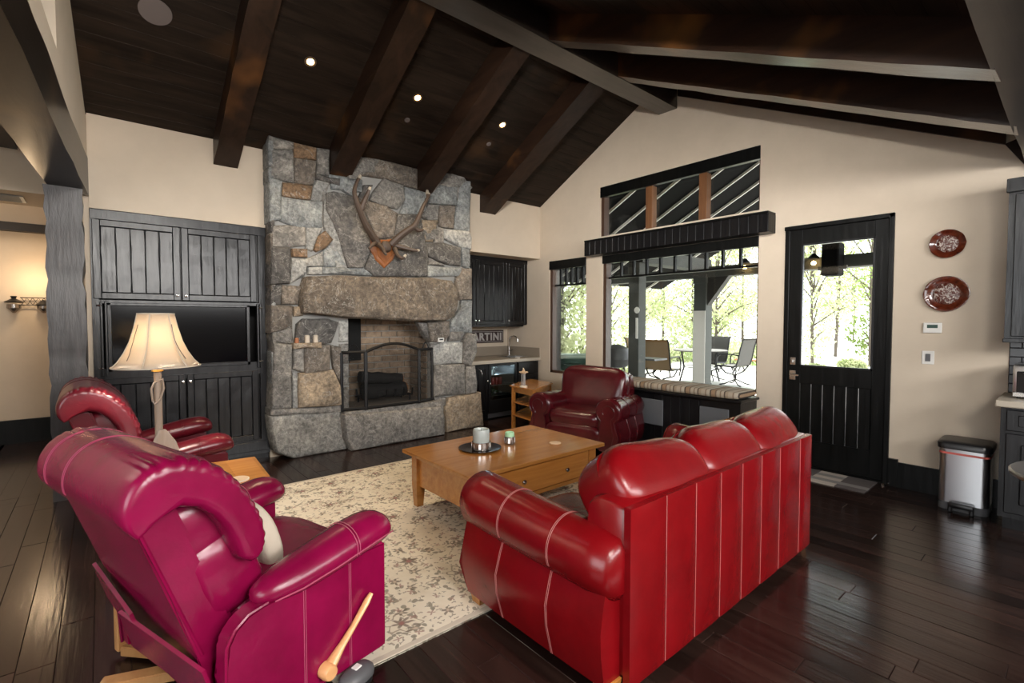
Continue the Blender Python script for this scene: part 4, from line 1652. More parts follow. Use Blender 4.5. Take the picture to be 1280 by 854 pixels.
MB().tube([(0, 0, 0.15), (0, 0, 0.24), (0.0, -0.01, 0.29), (0.02, -0.03, 0.325), (0.05, -0.07, 0.335), (0.07, -0.11, 0.32), (0.08, -0.13, 0.28), (0.08, -0.13, 0.24)], 0.012, 10).obj('spout', 'chrome', fa, smooth=True)
MB().tube([(0.015, -0.01, 0.08), (0.06, -0.02, 0.10)], 0.007, 8).obj('lever', 'chrome', fa, smooth=True)
sdp = MB().lathe([(0.0, 0), (0.035, 0.0), (0.04, 0.012), (0.02, 0.018), (0, 0.018)], n=16).obj('sink_stopper', 'white_plastic', smooth=True)
sdp.location = (*at(647, 441.5, 2, 0.907)[:2], 0.907)
sdp.location.y = 5.82
sdp.location.x = at(647, 441.5, 1, 5.82)[0]
tag(sdp, 'small white round dish on the front rim of the bar sink', 'dish')

bu = thing('bar_wall_cabinet', 'black wall cabinet with three doors above the bar counter', 'cabinet', (0, 0, 0))
UY = 6.035
box((3.93, UY + 0.022, 1.43), (GX - 0.003, BY - 0.001, 2.50)).obj('carcass', 'bar_black', bu)
ux = [3.95, fx(595.5, UY), fx(633, UY), GX - 0.006]
for i, (a, b_) in enumerate(zip(ux, ux[1:])):
    kx = b_ - 0.03 if i == 0 else a + 0.035
    plank_door(bu, a + 0.003, b_ - 0.003, 1.44, 2.44, UY, 5 if i else 3, 'bar_black', 0.06, 10 + i, knob=(kx, 1.505))
box((3.93, UY + 0.0, 2.44), (GX - 0.003, UY + 0.022, 2.50)).obj('top_rail', 'bar_black', bu)
box((3.95, UY + 0.05, 1.405), (GX - 0.05, BY - 0.05, 1.43)).obj('light_rail', 'bar_black', bu)

bb = thing('bar_base_cabinet', 'black base cabinet with a drawer at the right end of the bar', 'cabinet', (0, 0, 0))
dx0 = fx(648, 5.75)
box((dx0, 5.77, 0.0), (GX - 0.003, BY - 0.03, 0.86)).obj('carcass', 'bar_black', bb)
d = box((dx0 + 0.01, 5.748, 0.66), (GX - 0.02, 5.77, 0.84), bevel=0.004).obj('drawer', 'bar_black', bb)
MB().lathe([(0.0, -0.028), (0.013, -0.026), (0.015, -0.018), (0.007, -0.010), (0.009, 0)], (dx0 + 0.08, 5.748, 0.745), 14, axis=1).obj('knob', 'chrome', d, smooth=True)
plank_door(bb, dx0 + 0.01, GX - 0.02, 0.10, 0.65, 5.748, 4, 'bar_black', 0.06, 21)
bb2 = thing('bar_side_cabinet', 'narrow black base cabinet between chimney and wine fridge', 'cabinet', (0, 0, 0))
fx0, fx1 = fx(611, 5.75), fx(646.5, 5.75)
box((3.935, 5.77, 0.0), (fx0 - 0.004, BY - 0.03, 0.86)).obj('carcass', 'bar_black', bb2)
plank_door(bb2, 3.94, fx0 - 0.008, 0.10, 0.84, 5.748, 3, 'bar_black', 0.06, 22, knob=(fx0 - 0.04, 0.60))
MB().tube([(4.20, 5.735, 0.80), (4.23, 5.70, 0.78), (4.26, 5.70, 0.72), (4.275, 5.735, 0.68)], 0.007, 8).obj('towel_hook', 'chrome', bb2, smooth=True)

fr = thing('wine_fridge', 'glass-fronted black drinks fridge under the bar counter', 'fridge', (0, 0, 0))
b = MB()
b.box((fx0, 5.80, 0.02), (fx0 + 0.02, 6.35, 0.85)).box((fx1 - 0.02, 5.80, 0.02), (fx1, 6.35, 0.85)).box((fx0, 6.33, 0.02), (fx1, 6.35, 0.85)).box((fx0, 5.80, 0.02), (fx1, 6.35, 0.10)).box((fx0, 5.80, 0.83), (fx1, 6.35, 0.85))
b.obj('cabinet_body', 'grey_plastic', fr)
dr = MB()
dr.box((fx0 + 0.004, 5.752, 0.10), (fx0 + 0.045, 5.80, 0.845)).box((fx1 - 0.03, 5.752, 0.10), (fx1 - 0.004, 5.80, 0.845)).box((fx0 + 0.045, 5.752, 0.815), (fx1 - 0.03, 5.80, 0.845)).box((fx0 + 0.045, 5.752, 0.10), (fx1 - 0.03, 5.80, 0.30))
door_ = dr.obj('door', 'metal_black', fr)
box((fx0 + 0.04, 5.77, 0.29), (fx1 - 0.025, 5.776, 0.82)).obj('pane', 'dark_glass', door_)
MB().lathe([(0.0, -0.02), (0.012, -0.018), (0.012, 0)], (fx0 + 0.022, 5.752, 0.55), 12, axis=1).obj('lock_knob', 'chrome', door_, smooth=True)
for z_ in (0.34, 0.50, 0.66):
    box((fx0 + 0.02, 5.83, z_), (fx1 - 0.02, 6.32, z_ + 0.010)).obj('shelf', 'steel_brushed', fr)
for i in range(3):
    xx = fx0 + 0.10 + 0.075 * i
    c_ = thing('fridge_can', ('left', 'middle', 'right')[i] + ' red can of the three on the fridge middle shelf', 'can', (xx + 0.07, 5.88, 0.510), 0, 'red cans in the drinks fridge')
    MB().lathe([(0.028, 0), (0.032, 0.008), (0.032, 0.105), (0.026, 0.115), (0.026, 0.118)], n=14).obj('body', 'can_red', c_, smooth=True)
    MB().lathe([(0.0, 0.118), (0.025, 0.118), (0.025, 0.120), (0, 0.120)], n=12).obj('top_lid', 'chrome', c_)
for i in range(2):
    c_ = thing('fridge_bottle', ('left', 'right')[i] + ' slim pale bottle of the two on the fridge top shelf', 'bottle', (fx0 + 0.13 + 0.06 * i, 5.88, 0.671), 0, 'bottles standing on the fridge top shelf')
    MB().lathe([(0.02, 0), (0.021, 0.06), (0.009, 0.095), (0.009, 0.115)], n=12).obj('body', 'white_plastic', c_, smooth=True)
    MB().lathe([(0.011, 0.115), (0.011, 0.135), (0, 0.135)], n=12).obj('cap', 'black_plastic', c_)
for i in range(3):
    c_ = thing('wine_bottle', ('left', 'middle', 'right')[i] + ' green wine bottle of the three on the fridge lower shelf', 'bottle', (fx0 + 0.10 + 0.11 * i, 5.86, 0.39), 0, 'wine bottles lying in the fridge')
    MB().lathe([(0.0, 0), (0.012, 0), (0.013, 0.08), (0.036, 0.14), (0.037, 0.32), (0, 0.325)], n=14, axis=1).obj('body', 'bottle_green', c_, smooth=True)
    MB().lathe([(0.0, -0.004), (0.014, -0.003), (0.014, 0.03)], n=12, axis=1).obj('foil_cap', 'white_plastic', c_)

lamp('fridge_light', 'POINT', ((fx0 + fx1) / 2, 5.95, 0.79), (0, 0, 0), 9, (0.80, 0.95, 1.0), shadow_soft_size=0.05)
# sign on the alcove wall
sg = thing('bar_sign', 'dark framed sign with pale block letters above the bar counter', 'sign', (0, BY - 0.002, 0))
sx1 = at(628.5, 420, 1, BY)[0]
szt, szb = at(628, 412.5, 1, BY)[2], at(628, 428, 1, BY)[2]
sw_ = 0.98
sx0 = sx1 - sw_
box((sx0, -0.022, szb), (sx1, 0, szt), bevel=0.004).obj('board', 'sign_dark', sg)
fm = MB()
for lo, hi in (((sx0 + .02, -.025, szb + .022), (sx1 - .02, -.022, szb + .029)), ((sx0 + .02, -.025, szt - .029), (sx1 - .02, -.022, szt - .022)), ((sx0 + .02, -.025, szb + .022), (sx0 + .027, -.022, szt - .022)), ((sx1 - .027, -.025, szb + .022), (sx1 - .02, -.022, szt - .022))):
    fm.box(lo, hi)
fm.obj('border_line', 'sign_grey', sg)
cu = bpy.data.curves.new('lettering', 'FONT')
cu.body = 'MARTINI'
cu.size = (szt - szb) * 0.78
cu.offset = 0.0075
cu.extrude = 0.002
cu.align_x = 'RIGHT'
cu.space_character = 1.18
cu.materials.append(MATS['sign_grey'])
_tmp = bpy.data.objects.new('lettering_curve', cu)
COL.objects.link(_tmp)
lm = bpy.data.meshes.new_from_object(_tmp.evaluated_get(bpy.context.evaluated_depsgraph_get()))
bpy.data.objects.remove(_tmp)
tx = link('lettering', lm, sg)
tx.rotation_euler = (PI / 2, 0, 0)
tx.location = (sx1 - 0.05, -0.024, szb + (szt - szb) * 0.23)

# ------------------------------------------------------------------ kitchen run at the right edge
kb = thing('kitchen_base_cabinet', 'black kitchen base cabinet with raised panels at the right edge', 'cabinet', (0, 0, 0))
KX = 4.90
box((KX + 0.02, -1.6, 0.09), (GX - 0.003, 0.365, 0.885)).obj('carcass', 'kitchen_black', kb)
box((KX + 0.07, -1.6, 0.0), (GX - 0.003, 0.34, 0.09)).obj('toe_kick', 'bar_black', kb)
for k in range(3):
    y1 = 0.335 - 0.5 * k
    y0 = y1 - 0.47
    d = box((KX - 0.004, y0, 0.72), (KX + 0.02, y1, 0.87), bevel=0.005).obj('drawer', 'kitchen_black', kb)
    box((KX - 0.010, y0 + 0.06, 0.755), (KX - 0.003, y1 - 0.06, 0.835), bevel=0.004).obj('raised_panel', 'kitchen_black', d)
    MB().lathe([(0.0, -0.028), (0.013, -0.026), (0.007, -0.01), (0.008, 0)], (KX - 0.01, (y0 + y1) / 2, 0.795), 12, axis=0).obj('knob', 'chrome', d, smooth=True)
    d = box((KX - 0.004, y0, 0.13), (KX + 0.02, y1, 0.70), bevel=0.005).obj('door', 'kitchen_black', kb)
    box((KX - 0.012, y0 + 0.075, 0.20), (KX - 0.003, y1 - 0.075, 0.63), bevel=0.007).obj('raised_panel', 'kitchen_black', d)
    MB().lathe([(0.0, -0.028), (0.013, -0.026), (0.007, -0.01), (0.008, 0)], (KX - 0.006, y0 + 0.04, 0.63), 12, axis=0).obj('knob', 'chrome', d, smooth=True)
kc = box((4.862, -1.6, 0.887), (GX - 0.003, 0.392, 0.935), bevel=0.008, seg=2).obj('kitchen_worktop', 'counter_edge')
tag(kc, 'beige stone kitchen worktop over the black cabinets at right', 'worktop')
ku = thing('kitchen_wall_cabinet', 'black kitchen wall cabinet hanging at the right edge of the picture', 'cabinet', (0, 0, 0))
UX = 5.13
zt_, zb_ = at(1260, 224, 0, UX)[2], at(1255, 428, 0, UX)[2]
uy = at(1259, 300, 0, UX)[1]
box((UX + 0.02, -1.6, zb_), (GX - 0.003, uy, zt_)).obj('carcass', 'kitchen_black', ku)
box((UX - 0.012, -1.6, zt_ - 0.10), (UX + 0.02, uy + 0.012, zt_), bevel=0.004).obj('cornice', 'kitchen_black', ku)
box((UX - 0.006, -1.6, zb_), (UX + 0.02, uy + 0.006, zb_ + 0.03), bevel=0.003).obj('light_rail', 'kitchen_black', ku)
for k in range(3):
    y1 = uy - 0.035 - 0.46 * k
    d = box((UX - 0.004, y1 - 0.43, zb_ + 0.045), (UX + 0.02, y1, zt_ - 0.115), bevel=0.005).obj('door', 'kitchen_black', ku)
    box((UX - 0.012, y1 - 0.36, zb_ + 0.12), (UX - 0.003, y1 - 0.07, zt_ - 0.19), bevel=0.008).obj('raised_panel', 'kitchen_black', d)
# tiled splashback
sp = estruct('wall_splashback')
box((GX - 0.006, -1.6, 0.935), (GX - 0.001, 0.37, zb_ + 0.02)).obj('grout_bed', 'grout', sp)
zz, r = 0.94, 0
tm = {}
while zz < zb_ - 0.01:
    yy = 0.368 - (0.07 if r % 2 else 0.0)
    first = 0.07 if r % 2 else 0.14
    y1 = 0.368
    while y1 > -0.5:
        w_ = first if y1 == 0.368 else 0.14
        box((GX - 0.012, y1 - w_ + 0.003, zz), (GX - 0.006, y1, zz + 0.066), bevel=0.003).obj('tile', 'tile_dark', sp)
        y1 -= w_
    zz += 0.070
    r += 1
to = thing('toaster_oven', 'steel and black toaster oven on the kitchen worktop', 'toaster oven', (5.06, 0.10, 0.935))
box((0.0, -0.20, 0.015), (0.30, 0.22, 0.245), bevel=0.012, seg=2).obj('housing', 'steel_brushed', to, smooth=True)
d = box((-0.014, -0.19, 0.03), (0.0, 0.20, 0.20), bevel=0.004).obj('door', 'toaster_glass', to)
MB().tube([(-0.04, -0.16, 0.19), (-0.04, 0.17, 0.19)], 0.008, 8).tube([(-0.04, -0.15, 0.19), (-0.01, -0.15, 0.19)], 0.006, 6).tube([(-0.04, 0.16, 0.19), (-0.01, 0.16, 0.19)], 0.006, 6).obj('handle', 'chrome', d, smooth=True)
box((-0.016, -0.20, 0.015), (0.0, 0.22, 0.05), bevel=0.004).obj('lower_trim', 'chrome', to)
for xx, yy in ((0.03, -0.17), (0.03, 0.19), (0.27, -0.17), (0.27, 0.19)):
    MB().lathe([(0.012, 0), (0.012, 0.02)], (xx, yy, -0.0), 8).obj('foot', 'black_plastic', to)

# trash can
tc = thing('trash_can', 'steel pedal bin with black lid beside the kitchen cabinet', 'trash can', (5.255, 0.575, 0))
tw, td = 0.148, 0.150


def rrect(a, b, r_, z, n=6):
    out = []
    for cx2, cy2, a0 in ((a - r_, b - r_, 0), (-a + r_, b - r_, 90), (-a + r_, -b + r_, 180), (a - r_, -b + r_, 270)):
        for i in range(n + 1):
            t = R(a0 + 90 * i / n)
            out.append((cx2 + r_ * math.cos(t), cy2 + r_ * math.sin(t), z))
    return out


MB().loft([rrect(td, tw, 0.05, z) for z in (0.0, 0.06)]).obj('base_band', 'grey_plastic', tc, smooth=True)
MB().loft([rrect(td, tw, 0.05, z) for z in (0.06, 0.445)]).obj('body', 'steel_brushed', tc, smooth=True)
MB().loft([rrect(td + .003, tw + .003, 0.05, z) for z in (0.445, 0.462)]).obj('liner_band', 'red_band', tc, smooth=True)
MB().loft([rrect(td + .004, tw + .004, 0.05, z) for z in (0.462, 0.487)]).obj('collar', 'steel_brushed', tc, smooth=True)
MB().loft([rrect(td + .012, tw + .012, 0.055, 0.487), rrect(td + .014, tw + .014, 0.055, 0.53), rrect(td, tw, 0.05, 0.545), rrect(td - 0.03, tw - 0.03, 0.04, 0.550)]).obj('lid', 'black_plastic', tc, smooth=True, ang=50)
p = MB().box((-td - 0.065, -0.075, 0.035), (-td - 0.005, 0.075, 0.075), bevel=0.012, seg=2)
p.box((-td - 0.06, -0.075, 0.0), (-td - 0.03, -0.05, 0.05), bevel=0.006).box((-td - 0.06, 0.05, 0.0), (-td - 0.03, 0.075, 0.05), bevel=0.006)
p.obj('pedal', 'black_plastic', tc, smooth=True)

# round table at the right edge
rt = thing('round_table', 'dark round-topped pedestal table cut by the right edge', 'table', (3.99, -0.185, -0.09))
MB().lathe([(0.0, 0.72), (0.42, 0.72), (0.435, 0.735), (0.435, 0.745), (0.42, 0.755), (0, 0.755)], n=48).obj('tabletop', 'grey_plastic', rt, smooth=True)
MB().lathe([(0.432, 0.725), (0.442, 0.735), (0.442, 0.748), (0.432, 0.757)], n=48).obj('rim', 'steel_brushed', rt, smooth=True)
MB().lathe([(0.05, 0.12), (0.04, 0.18), (0.035, 0.6), (0.08, 0.72)], n=18).obj('pedestal', 'metal_black', rt, smooth=True)
MB().lathe([(0.25, 0.09), (0.25, 0.105), (0.06, 0.12), (0.05, 0.125)], n=28).obj('base', 'metal_black', rt, smooth=True)

# ------------------------------------------------------------------ lights and speaker in the sloping ceiling
def on_slope(px, py):
    d = _r * (px - CX) / FPX - _u * (py - CY) / FPX + _f
    nrm = np.array([0, 0.53, 1.0])
    t = (3.335 + 0.53 * FY - nrm @ np.array([0, 0, CAMH])) / (nrm @ d)
    p = np.array([0, 0, CAMH]) + d * t
    return p


SLR = Matrix.Rotation(-sl, 4, 'X')
for (px, py, lab) in ((388, 77, 'lit recessed ceiling spotlight nearest the television end'), (522, 122, 'lit recessed ceiling spotlight in the middle bay over the chimney'), (628, 156, 'lit recessed ceiling spotlight farthest, towards the window wall')):
    p = on_slope(px, py)
    o = thing('ceiling_spotlight', lab, 'spotlight', tuple(p), 0, 'recessed spotlights in the ceiling slope')
    o.rotation_euler = (-sl, 0, 0)
    MB().lathe([(0.052, 0.0), (0.052, -0.006), (0.034, -0.008), (0.030, 0.0)], n=24).obj('trim_ring', 'bulb_rim', o, smooth=True)
    MB().lathe([(0.0, -0.004), (0.030, -0.003), (0.030, 0.0)], n=18).obj('bulb', 'bulb_warm', o, smooth=True)
    lamp('spotlight_glow', 'SPOT', (p[0], p[1] - 0.02, p[2] - 0.05), (0, 0, 0), 90, (1, 0.78, 0.52), spot_size=R(95), spot_blend=0.7, shadow_soft_size=0.04)
p = on_slope(194, 14)
o = thing('ceiling_speaker', 'round brown in-ceiling speaker at the upper left', 'speaker', tuple(p))
o.rotation_euler = (-sl, 0, 0)
MB().lathe([(0.0, -0.006), (0.098, -0.006), (0.098, 0.0)], n=32).obj('grille', 'speaker_cloth', o)
MB().lathe([(0.098, 0.0), (0.108, -0.002), (0.108, -0.009), (0.098, -0.009)], n=32).obj('ring', 'speaker_cloth', o)
for px, py, lab in ((509, 150, 'small round sensor on the ceiling below the middle spotlight'), (611, 180, 'small round sensor on the ceiling below the farthest spotlight')):
    p = on_slope(px, py)
    o = MB().lathe([(0.0, -0.010), (0.028, -0.008), (0.032, 0.0)], n=18).obj('ceiling_sensor', 'speaker_cloth', smooth=True)
    o.location = p
    o.rotation_euler = (-sl, 0, 0)
    tag(o, lab, 'sensor')

# ------------------------------------------------------------------ hall: sconce and vent
q = at(33, 377, 1, 8.42)
sc = thing('hall_sconce', 'black iron wall light bar with hanging glass shades in the hall', 'sconce', (q[0], 8.42, q[2]))
b = MB()
for z_ in (0.045, -0.045):
    b.tube([(-0.05, -0.05, z_), (0.55, -0.05, z_)], 0.006, 6)
for i in range(6):
    xx = -0.04 + 0.1 * i
    b.tube([(xx, -0.05, -0.045), (xx + 0.05, -0.05, 0.045), (xx + 0.1, -0.05, -0.045)], 0.004, 6)
    b.tube([(xx, -0.05, 0.045), (xx + 0.05, -0.05, -0.045), (xx + 0.1, -0.05, 0.045)], 0.004, 6)
b.tube([(0.2, 0.0, 0), (0.2, -0.05, 0)], 0.02, 8)
b.obj('iron_bar', 'metal_black', sc, smooth=True)
for xx in (-0.10, 0.16, 0.42):
    MB().lathe([(0.03, 0.06), (0.02, 0.03), (0.085, -0.01), (0.08, -0.02), (0.0, 0.0)] if xx < 0 else [(0.012, 0.02), (0.075, -0.04), (0.07, -0.05), (0, -0.03)], (xx, -0.10, 0.0), 16).obj('cap', 'metal_black', sc, smooth=True)
    MB().lathe([(0.062, -0.04), (0.065, -0.085), (0.04, -0.11), (0.015, -0.14), (0, -0.145)], (xx, -0.10, 0.0), 16).obj('glass_shade', 'pewter', sc, smooth=True)
    MB().tube([(xx, -0.10, 0.0), (xx + 0.06, -0.05, 0.0)], 0.006, 6).obj('arm', 'metal_black', sc)
lamp('sconce_glow', 'POINT', (q[0] + 0.1, 8.1, q[2] + 0.25), (0, 0, 0), 9, (1, 0.72, 0.44), shadow_soft_size=0.05)
lamp('hall_light', 'AREA', (-1.5, 7.2, 3.3), (0, 0, 0), 18, (1, 0.88, 0.74), 1.2, 1.2)
q0, q1 = at(0, 245, 2, 2.615), at(33, 246, 2, 2.615)
vt = thing('hall_vent', 'grey air vent in the soffit of the hall', 'vent', (q1[0] - 0.22, (ys + yb_) / 2, 2.618))
box((-0.22, -0.16, -0.008), (0.2, 0.16, 0), bevel=0.003).obj('vent_frame', 'vent_grey', vt)
for i in range(7):
    box((-0.19, -0.13 + 0.04 * i, -0.014), (0.17, -0.115 + 0.04 * i, -0.008)).obj('vent_slat', 'vent_grey', vt)

# ------------------------------------------------------------------ rug
rx0, rx1, ry0, ry1 = 0.66, 4.05, 1.945, 4.66
rg = thing('area_rug', 'cream floral rug with brown and rose motifs under the coffee table', 'rug', ((rx0 + rx1) / 2, (ry0 + ry1) / 2, 0))
hx, hy_ = (rx1 - rx0) / 2, (ry1 - ry0) / 2
box((-hx, -hy_, 0.0005), (hx, hy_, 0.009)).obj('pile', 'rug_wool', rg)
m = MB()
for lo, hi in (((-hx, -hy_, 0.0005), (hx, -hy_ + 0.035, 0.0115)), ((-hx, hy_ - 0.035, 0.0005), (hx, hy_, 0.0115)), ((-hx, -hy_, 0.0005), (-hx + 0.035, hy_, 0.0115)), ((hx - 0.035, -hy_, 0.0005), (hx, hy_, 0.0115))):
    m.box(lo, hi, bevel=0.003)
m.obj('binding', 'cream_fabric', rg)

# ------------------------------------------------------------------ coffee table
ct = thing('coffee_table', 'honey oak coffee table with long drawers and round knobs on the rug', 'coffee table', (2.52, 3.05, 0.0125))
L_, D_, HT = 0.70, 0.465, 0.458
box((-L_, -D_, HT - 0.03), (L_, D_, HT), bevel=0.006, seg=2).obj('tabletop', 'oak', ct)
for sx in (-1, 1):
    for sy in (-1, 1):
        cx_, cy_ = sx * (L_ - 0.10), sy * (D_ - 0.085)
        a, b = 0.038, 0.028
        MB().loft([[(cx_ - sx * 0 + u * w, cy_ + v * w, z) for u, v in ((-1, -1), (1, -1), (1, 1), (-1, 1))] for z, w in ((0.0, b), (0.17, a), (HT - 0.03, a))]).obj('leg', 'oak', ct)
m = MB()
m.box((-L_ + 0.085, -D_ + 0.075, 0.17), (-L_ + 0.105, D_ - 0.075, HT - 0.03)).box((L_ - 0.105, -D_ + 0.075, 0.17), (L_ - 0.085, D_ - 0.075, HT - 0.03))
m.box((-L_ + 0.1, D_ - 0.085, 0.17), (L_ - 0.1, D_ - 0.065, HT - 0.03))
m.obj('apron', 'oak', ct)
m = MB().box((-L_ + 0.1, -D_ + 0.06, 0.17), (L_ - 0.1, -D_ + 0.08, 0.20)).box((-L_ + 0.1, -D_ + 0.06, HT - 0.045), (L_ - 0.1, -D_ + 0.08, HT - 0.03))
m.obj('drawer_rail', 'oak', ct)
for k in (0,):
    d = box((-L_ + 0.145, -D_ + 0.056, 0.205), (L_ - 0.145, -D_ + 0.075, HT - 0.05), bevel=0.004).obj('drawer', 'oak', ct)
    for xx in (-0.17, 0.17 + 0.12):
        MB().lathe([(0.0, -0.026), (0.012, -0.025), (0.017, -0.018), (0.015, -0.012), (0.006, -0.008), (0.008, 0.0)], (xx, -D_ + 0.056, 0.30), 16, axis=1).obj('knob', 'pewter', d, smooth=True)
TZ = 0.0125 + HT
# candle on tray, green candle, coaster
q = at(600, 561, 2, TZ)
o = MB().lathe([(0.0, 0.0), (0.13, 0.0), (0.165, 0.007), (0.172, 0.014), (0.165, 0.014), (0.13, 0.008), (0.0, 0.007)], n=40).obj('candle_tray', 'tray_metal', smooth=True)
o.location = (q[0], q[1], TZ)
tag(o, 'round dark bronze tray under the pale candle on the coffee table', 'tray')


def jar_candle(px, py, r_, h0, h1, wax, name, label, band, z):
    q = at(px, py, 2, z)
    t = thing(name, label, 'candle', (q[0], q[1], z))
    MB().lathe([(r_ * 0.92, 0), (r_, 0.006), (r_, h0), (r_ * 0.96, h0), (r_ * 0.9, 0.012), (0, 0.012)], n=28).obj('holder', band, t, smooth=True)
    n = 8
    for i in range(n):
        a = 2 * PI * i / n
        m = box((-0.003, -0.011, 0.012), (0.003, 0.011, h0 - 0.008), bevel=0.002)
        m.xf(Matrix.Rotation(a, 4, 'Z') @ T(r_, 0, 0))
        m.obj('facet', 'chrome' if i % 2 else band, t)
    MB().lathe([(0, h0 * 0.3), (r_ * 0.86, h0 * 0.3), (r_ * 0.9, h1 - 0.012), (r_ * 0.82, h1), (r_ * 0.74, h1 - 0.003), (r_ * 0.68, h1 - 0.018), (0, h1 - 0.02)], n=28).obj('wax', wax, t, smooth=True)
    MB().tube([(0, 0, h1 - 0.02), (0.002, 0, h1 - 0.006)], 0.0022, 6).obj('wick', 'metal_black', t)


jar_candle(601.5, 562, 0.074, 0.066, 0.165, 'candle_wax', 'tray_candle', 'wide pale grey candle in a metal holder on the bronze tray', 'pewter', TZ + 0.0075)
jar_candle(637, 555, 0.044, 0.066, 0.10, 'green_wax', 'green_candle', 'small mint green candle in a silver cup on the coffee table', 'pewter', TZ)
q = at(694, 554.5, 2, TZ)
o = MB().lathe([(0, 0), (0.046, 0), (0.05, 0.003), (0.05, 0.008), (0.047, 0.010), (0, 0.010)], n=28).obj('stone_coaster', 'coaster_stone', smooth=True)
o.location = (q[0], q[1], TZ)
tag(o, 'round tan coaster near the right end of the coffee table', 'coaster')


def coaster(px, py, z, r_, label):
    q = at(px, py, 2, z)
    t = thing('coaster', label, 'coaster', (q[0], q[1], z))
    MB().lathe([(0, 0), (r_, 0), (r_, 0.008), (r_ * 0.96, 0.010), (0, 0.010)], n=32).obj('rim', 'coaster_rim', t, smooth=True)
    MB().lathe([(0, 0.010), (r_ * 0.9, 0.010), (r_ * 0.9, 0.0115), (0, 0.0115)], n=32).obj('face', 'coaster_stone', t)
    return t


# ------------------------------------------------------------------ small tables from their corner points
def quad_table(name, label, corners, h, shelves=(), legw=0.042, top=0.022, over=0.02, apron=0.07, inset=None):
    c = [Vector((p[0], p[1], 0)) for p in corners]
    mid = sum(c, Vector()) / 4
    t = thing(name, label, 'side table', (mid.x, mid.y, 0))
    loc = [p - mid for p in c]

    def ins(p, d):
        return p * (1 - d / p.length)
    MB().prism([(p.x, p.y) for p in loc], 2, h - top, h, bevel=0.004).obj('tabletop', 'oak', t)
    lc = [ins(p, over + legw * 0.9) for p in loc]
    e0 = (loc[1] - loc[0]).normalized()
    e1 = Vector((-e0.y, e0.x, 0))
    for p in lc:
        w = legw / 2
        MB().prism([((p + e0 * a * w + e1 * b * w).x, (p + e0 * a * w + e1 * b * w).y) for a, b in ((-1, -1), (1, -1), (1, 1), (-1, 1))], 2, 0.0, h - top, bevel=0.003).obj('leg', 'oak', t)
    for i in range(4):
        a, b = lc[i], lc[(i + 1) % 4]
        d = (b - a).normalized()
        nrm = Vector((-d.y, d.x, 0)) * 0.009
        q = [a + nrm, b + nrm, b - nrm, a - nrm]
        MB().prism([(v.x, v.y) for v in q], 2, h - top - apron, h - top).obj('apron', 'oak', t)
    for z in shelves:
        MB().prism([(v.x, v.y) for v in [ins(p, over + 0.012) for p in loc]], 2, z - 0.018, z, bevel=0.003).obj('shelf', 'oak', t)
    return t


h = 0.62
cL, cF, cR = at(637, 481.5, 2, h), at(667, 487.5, 2, h), at(691.5, 478.5, 2, h)
cB = [cL[i] + cR[i] - cF[i] for i in range(3)]
quad_table('shelf_table', 'tall honey oak side table with two shelves beside the burgundy armchair', [cL, cF, cR, cB], h, (0.40, 0.22))
q = at(654.5, 484, 2, h)
gl = thing('glass_ornament', 'ornament of clear glass columns with a pale star top on the oak side table', 'ornament', (q[0], q[1], h))
MB().lathe([(0, 0), (0.05, 0), (0.052, 0.012), (0.045, 0.02), (0, 0.02)], n=18).obj('base', 'coaster_rim', gl, smooth=True)
plain('clear_glass', (0.75, 0.75, 0.77), 0.05, 0.55)
for a in (0, 120, 240):
    MB().tube([(0.022 * math.cos(R(a)), 0.022 * math.sin(R(a)), 0.02), (0.022 * math.cos(R(a)), 0.022 * math.sin(R(a)), 0.18)], 0.009, 10).obj('column', 'clear_glass', gl, smooth=True)
m = MB().lathe([(0, 0.175), (0.03, 0.18), (0.045, 0.20), (0.02, 0.215), (0.012, 0.235), (0, 0.26)], n=14)
for a in range(6):
    m.tube([(0, 0, 0.2), (0.062 * math.cos(a * PI / 3), 0.062 * math.sin(a * PI / 3), 0.20)], [0.014, 0.007], 6)
m.obj('star_top', 'coaster_stone', gl, smooth=True)

quad_table('sofa_side_table', 'low oak side table seen over the far arm of the red sofa', [(4.36, 1.72), (4.86, 1.72), (4.86, 2.22), (4.36, 2.22)], 0.55)
coaster(921, 524.5, 0.55, 0.055, 'round coaster on the oak table past the far end of the sofa')
wc = [(0.15, 2.93), (0.762, 3.105), (0.80, 3.73), (0.15, 3.80)]
wt = quad_table('wedge_table', 'wedge-shaped oak table between the two leather recliners', wc, 0.55, (), 0.05)
# darker cross-grain lip at the front of the wedge table
mid = sum((Vector((*p, 0)) for p in wc), Vector()) / 4
lp = [Vector((*p, 0)) - mid for p in ((0.60, 3.085), (0.745, 3.125), (0.775, 3.71), (0.615, 3.72))]
MB().prism([(v.x, v.y) for v in lp], 2, 0.5501, 0.552).obj('lip_board', 'oak', wt)
coaster(298, 600.5, 0.55, 0.058, 'round tan coaster on the wedge table between the recliners')

# ------------------------------------------------------------------ red sofa (length along X, back towards -Y)
so = thing('leather_sofa', 'three-seat red leather sofa seen from behind with pleated seam lines', 'sofa', (2.505, 1.11, 0))
LM = 'sofa_leather'
HX = 0.955
MB().box((-HX, 0.10, 0.07), (HX, 0.86, 0.31), bevel=0.02, seg=2).obj('seat_frame', LM, so, smooth=True)
bk_ = MB()
bp = [(0.012, 0.08), (0.012, 0.745), (0.020, 0.764), (0.040, 0.776), (0.15, 0.780), (0.19, 0.770), (0.215, 0.74), (0.26, 0.30), (0.26, 0.08)]
bk_.loft([[(xx, (y - 0.13) * k + 0.13, (z - 0.4) * k + 0.4) for y, z in bp] for xx, k in ((-HX - 0.004, 0.965), (-HX + 0.006, 0.992), (-HX + 0.02, 1), (HX - 0.02, 1), (HX - 0.006, 0.992), (HX + 0.004, 0.965))])
bk_.obj('backrest', LM, so, smooth=True, ang=50)
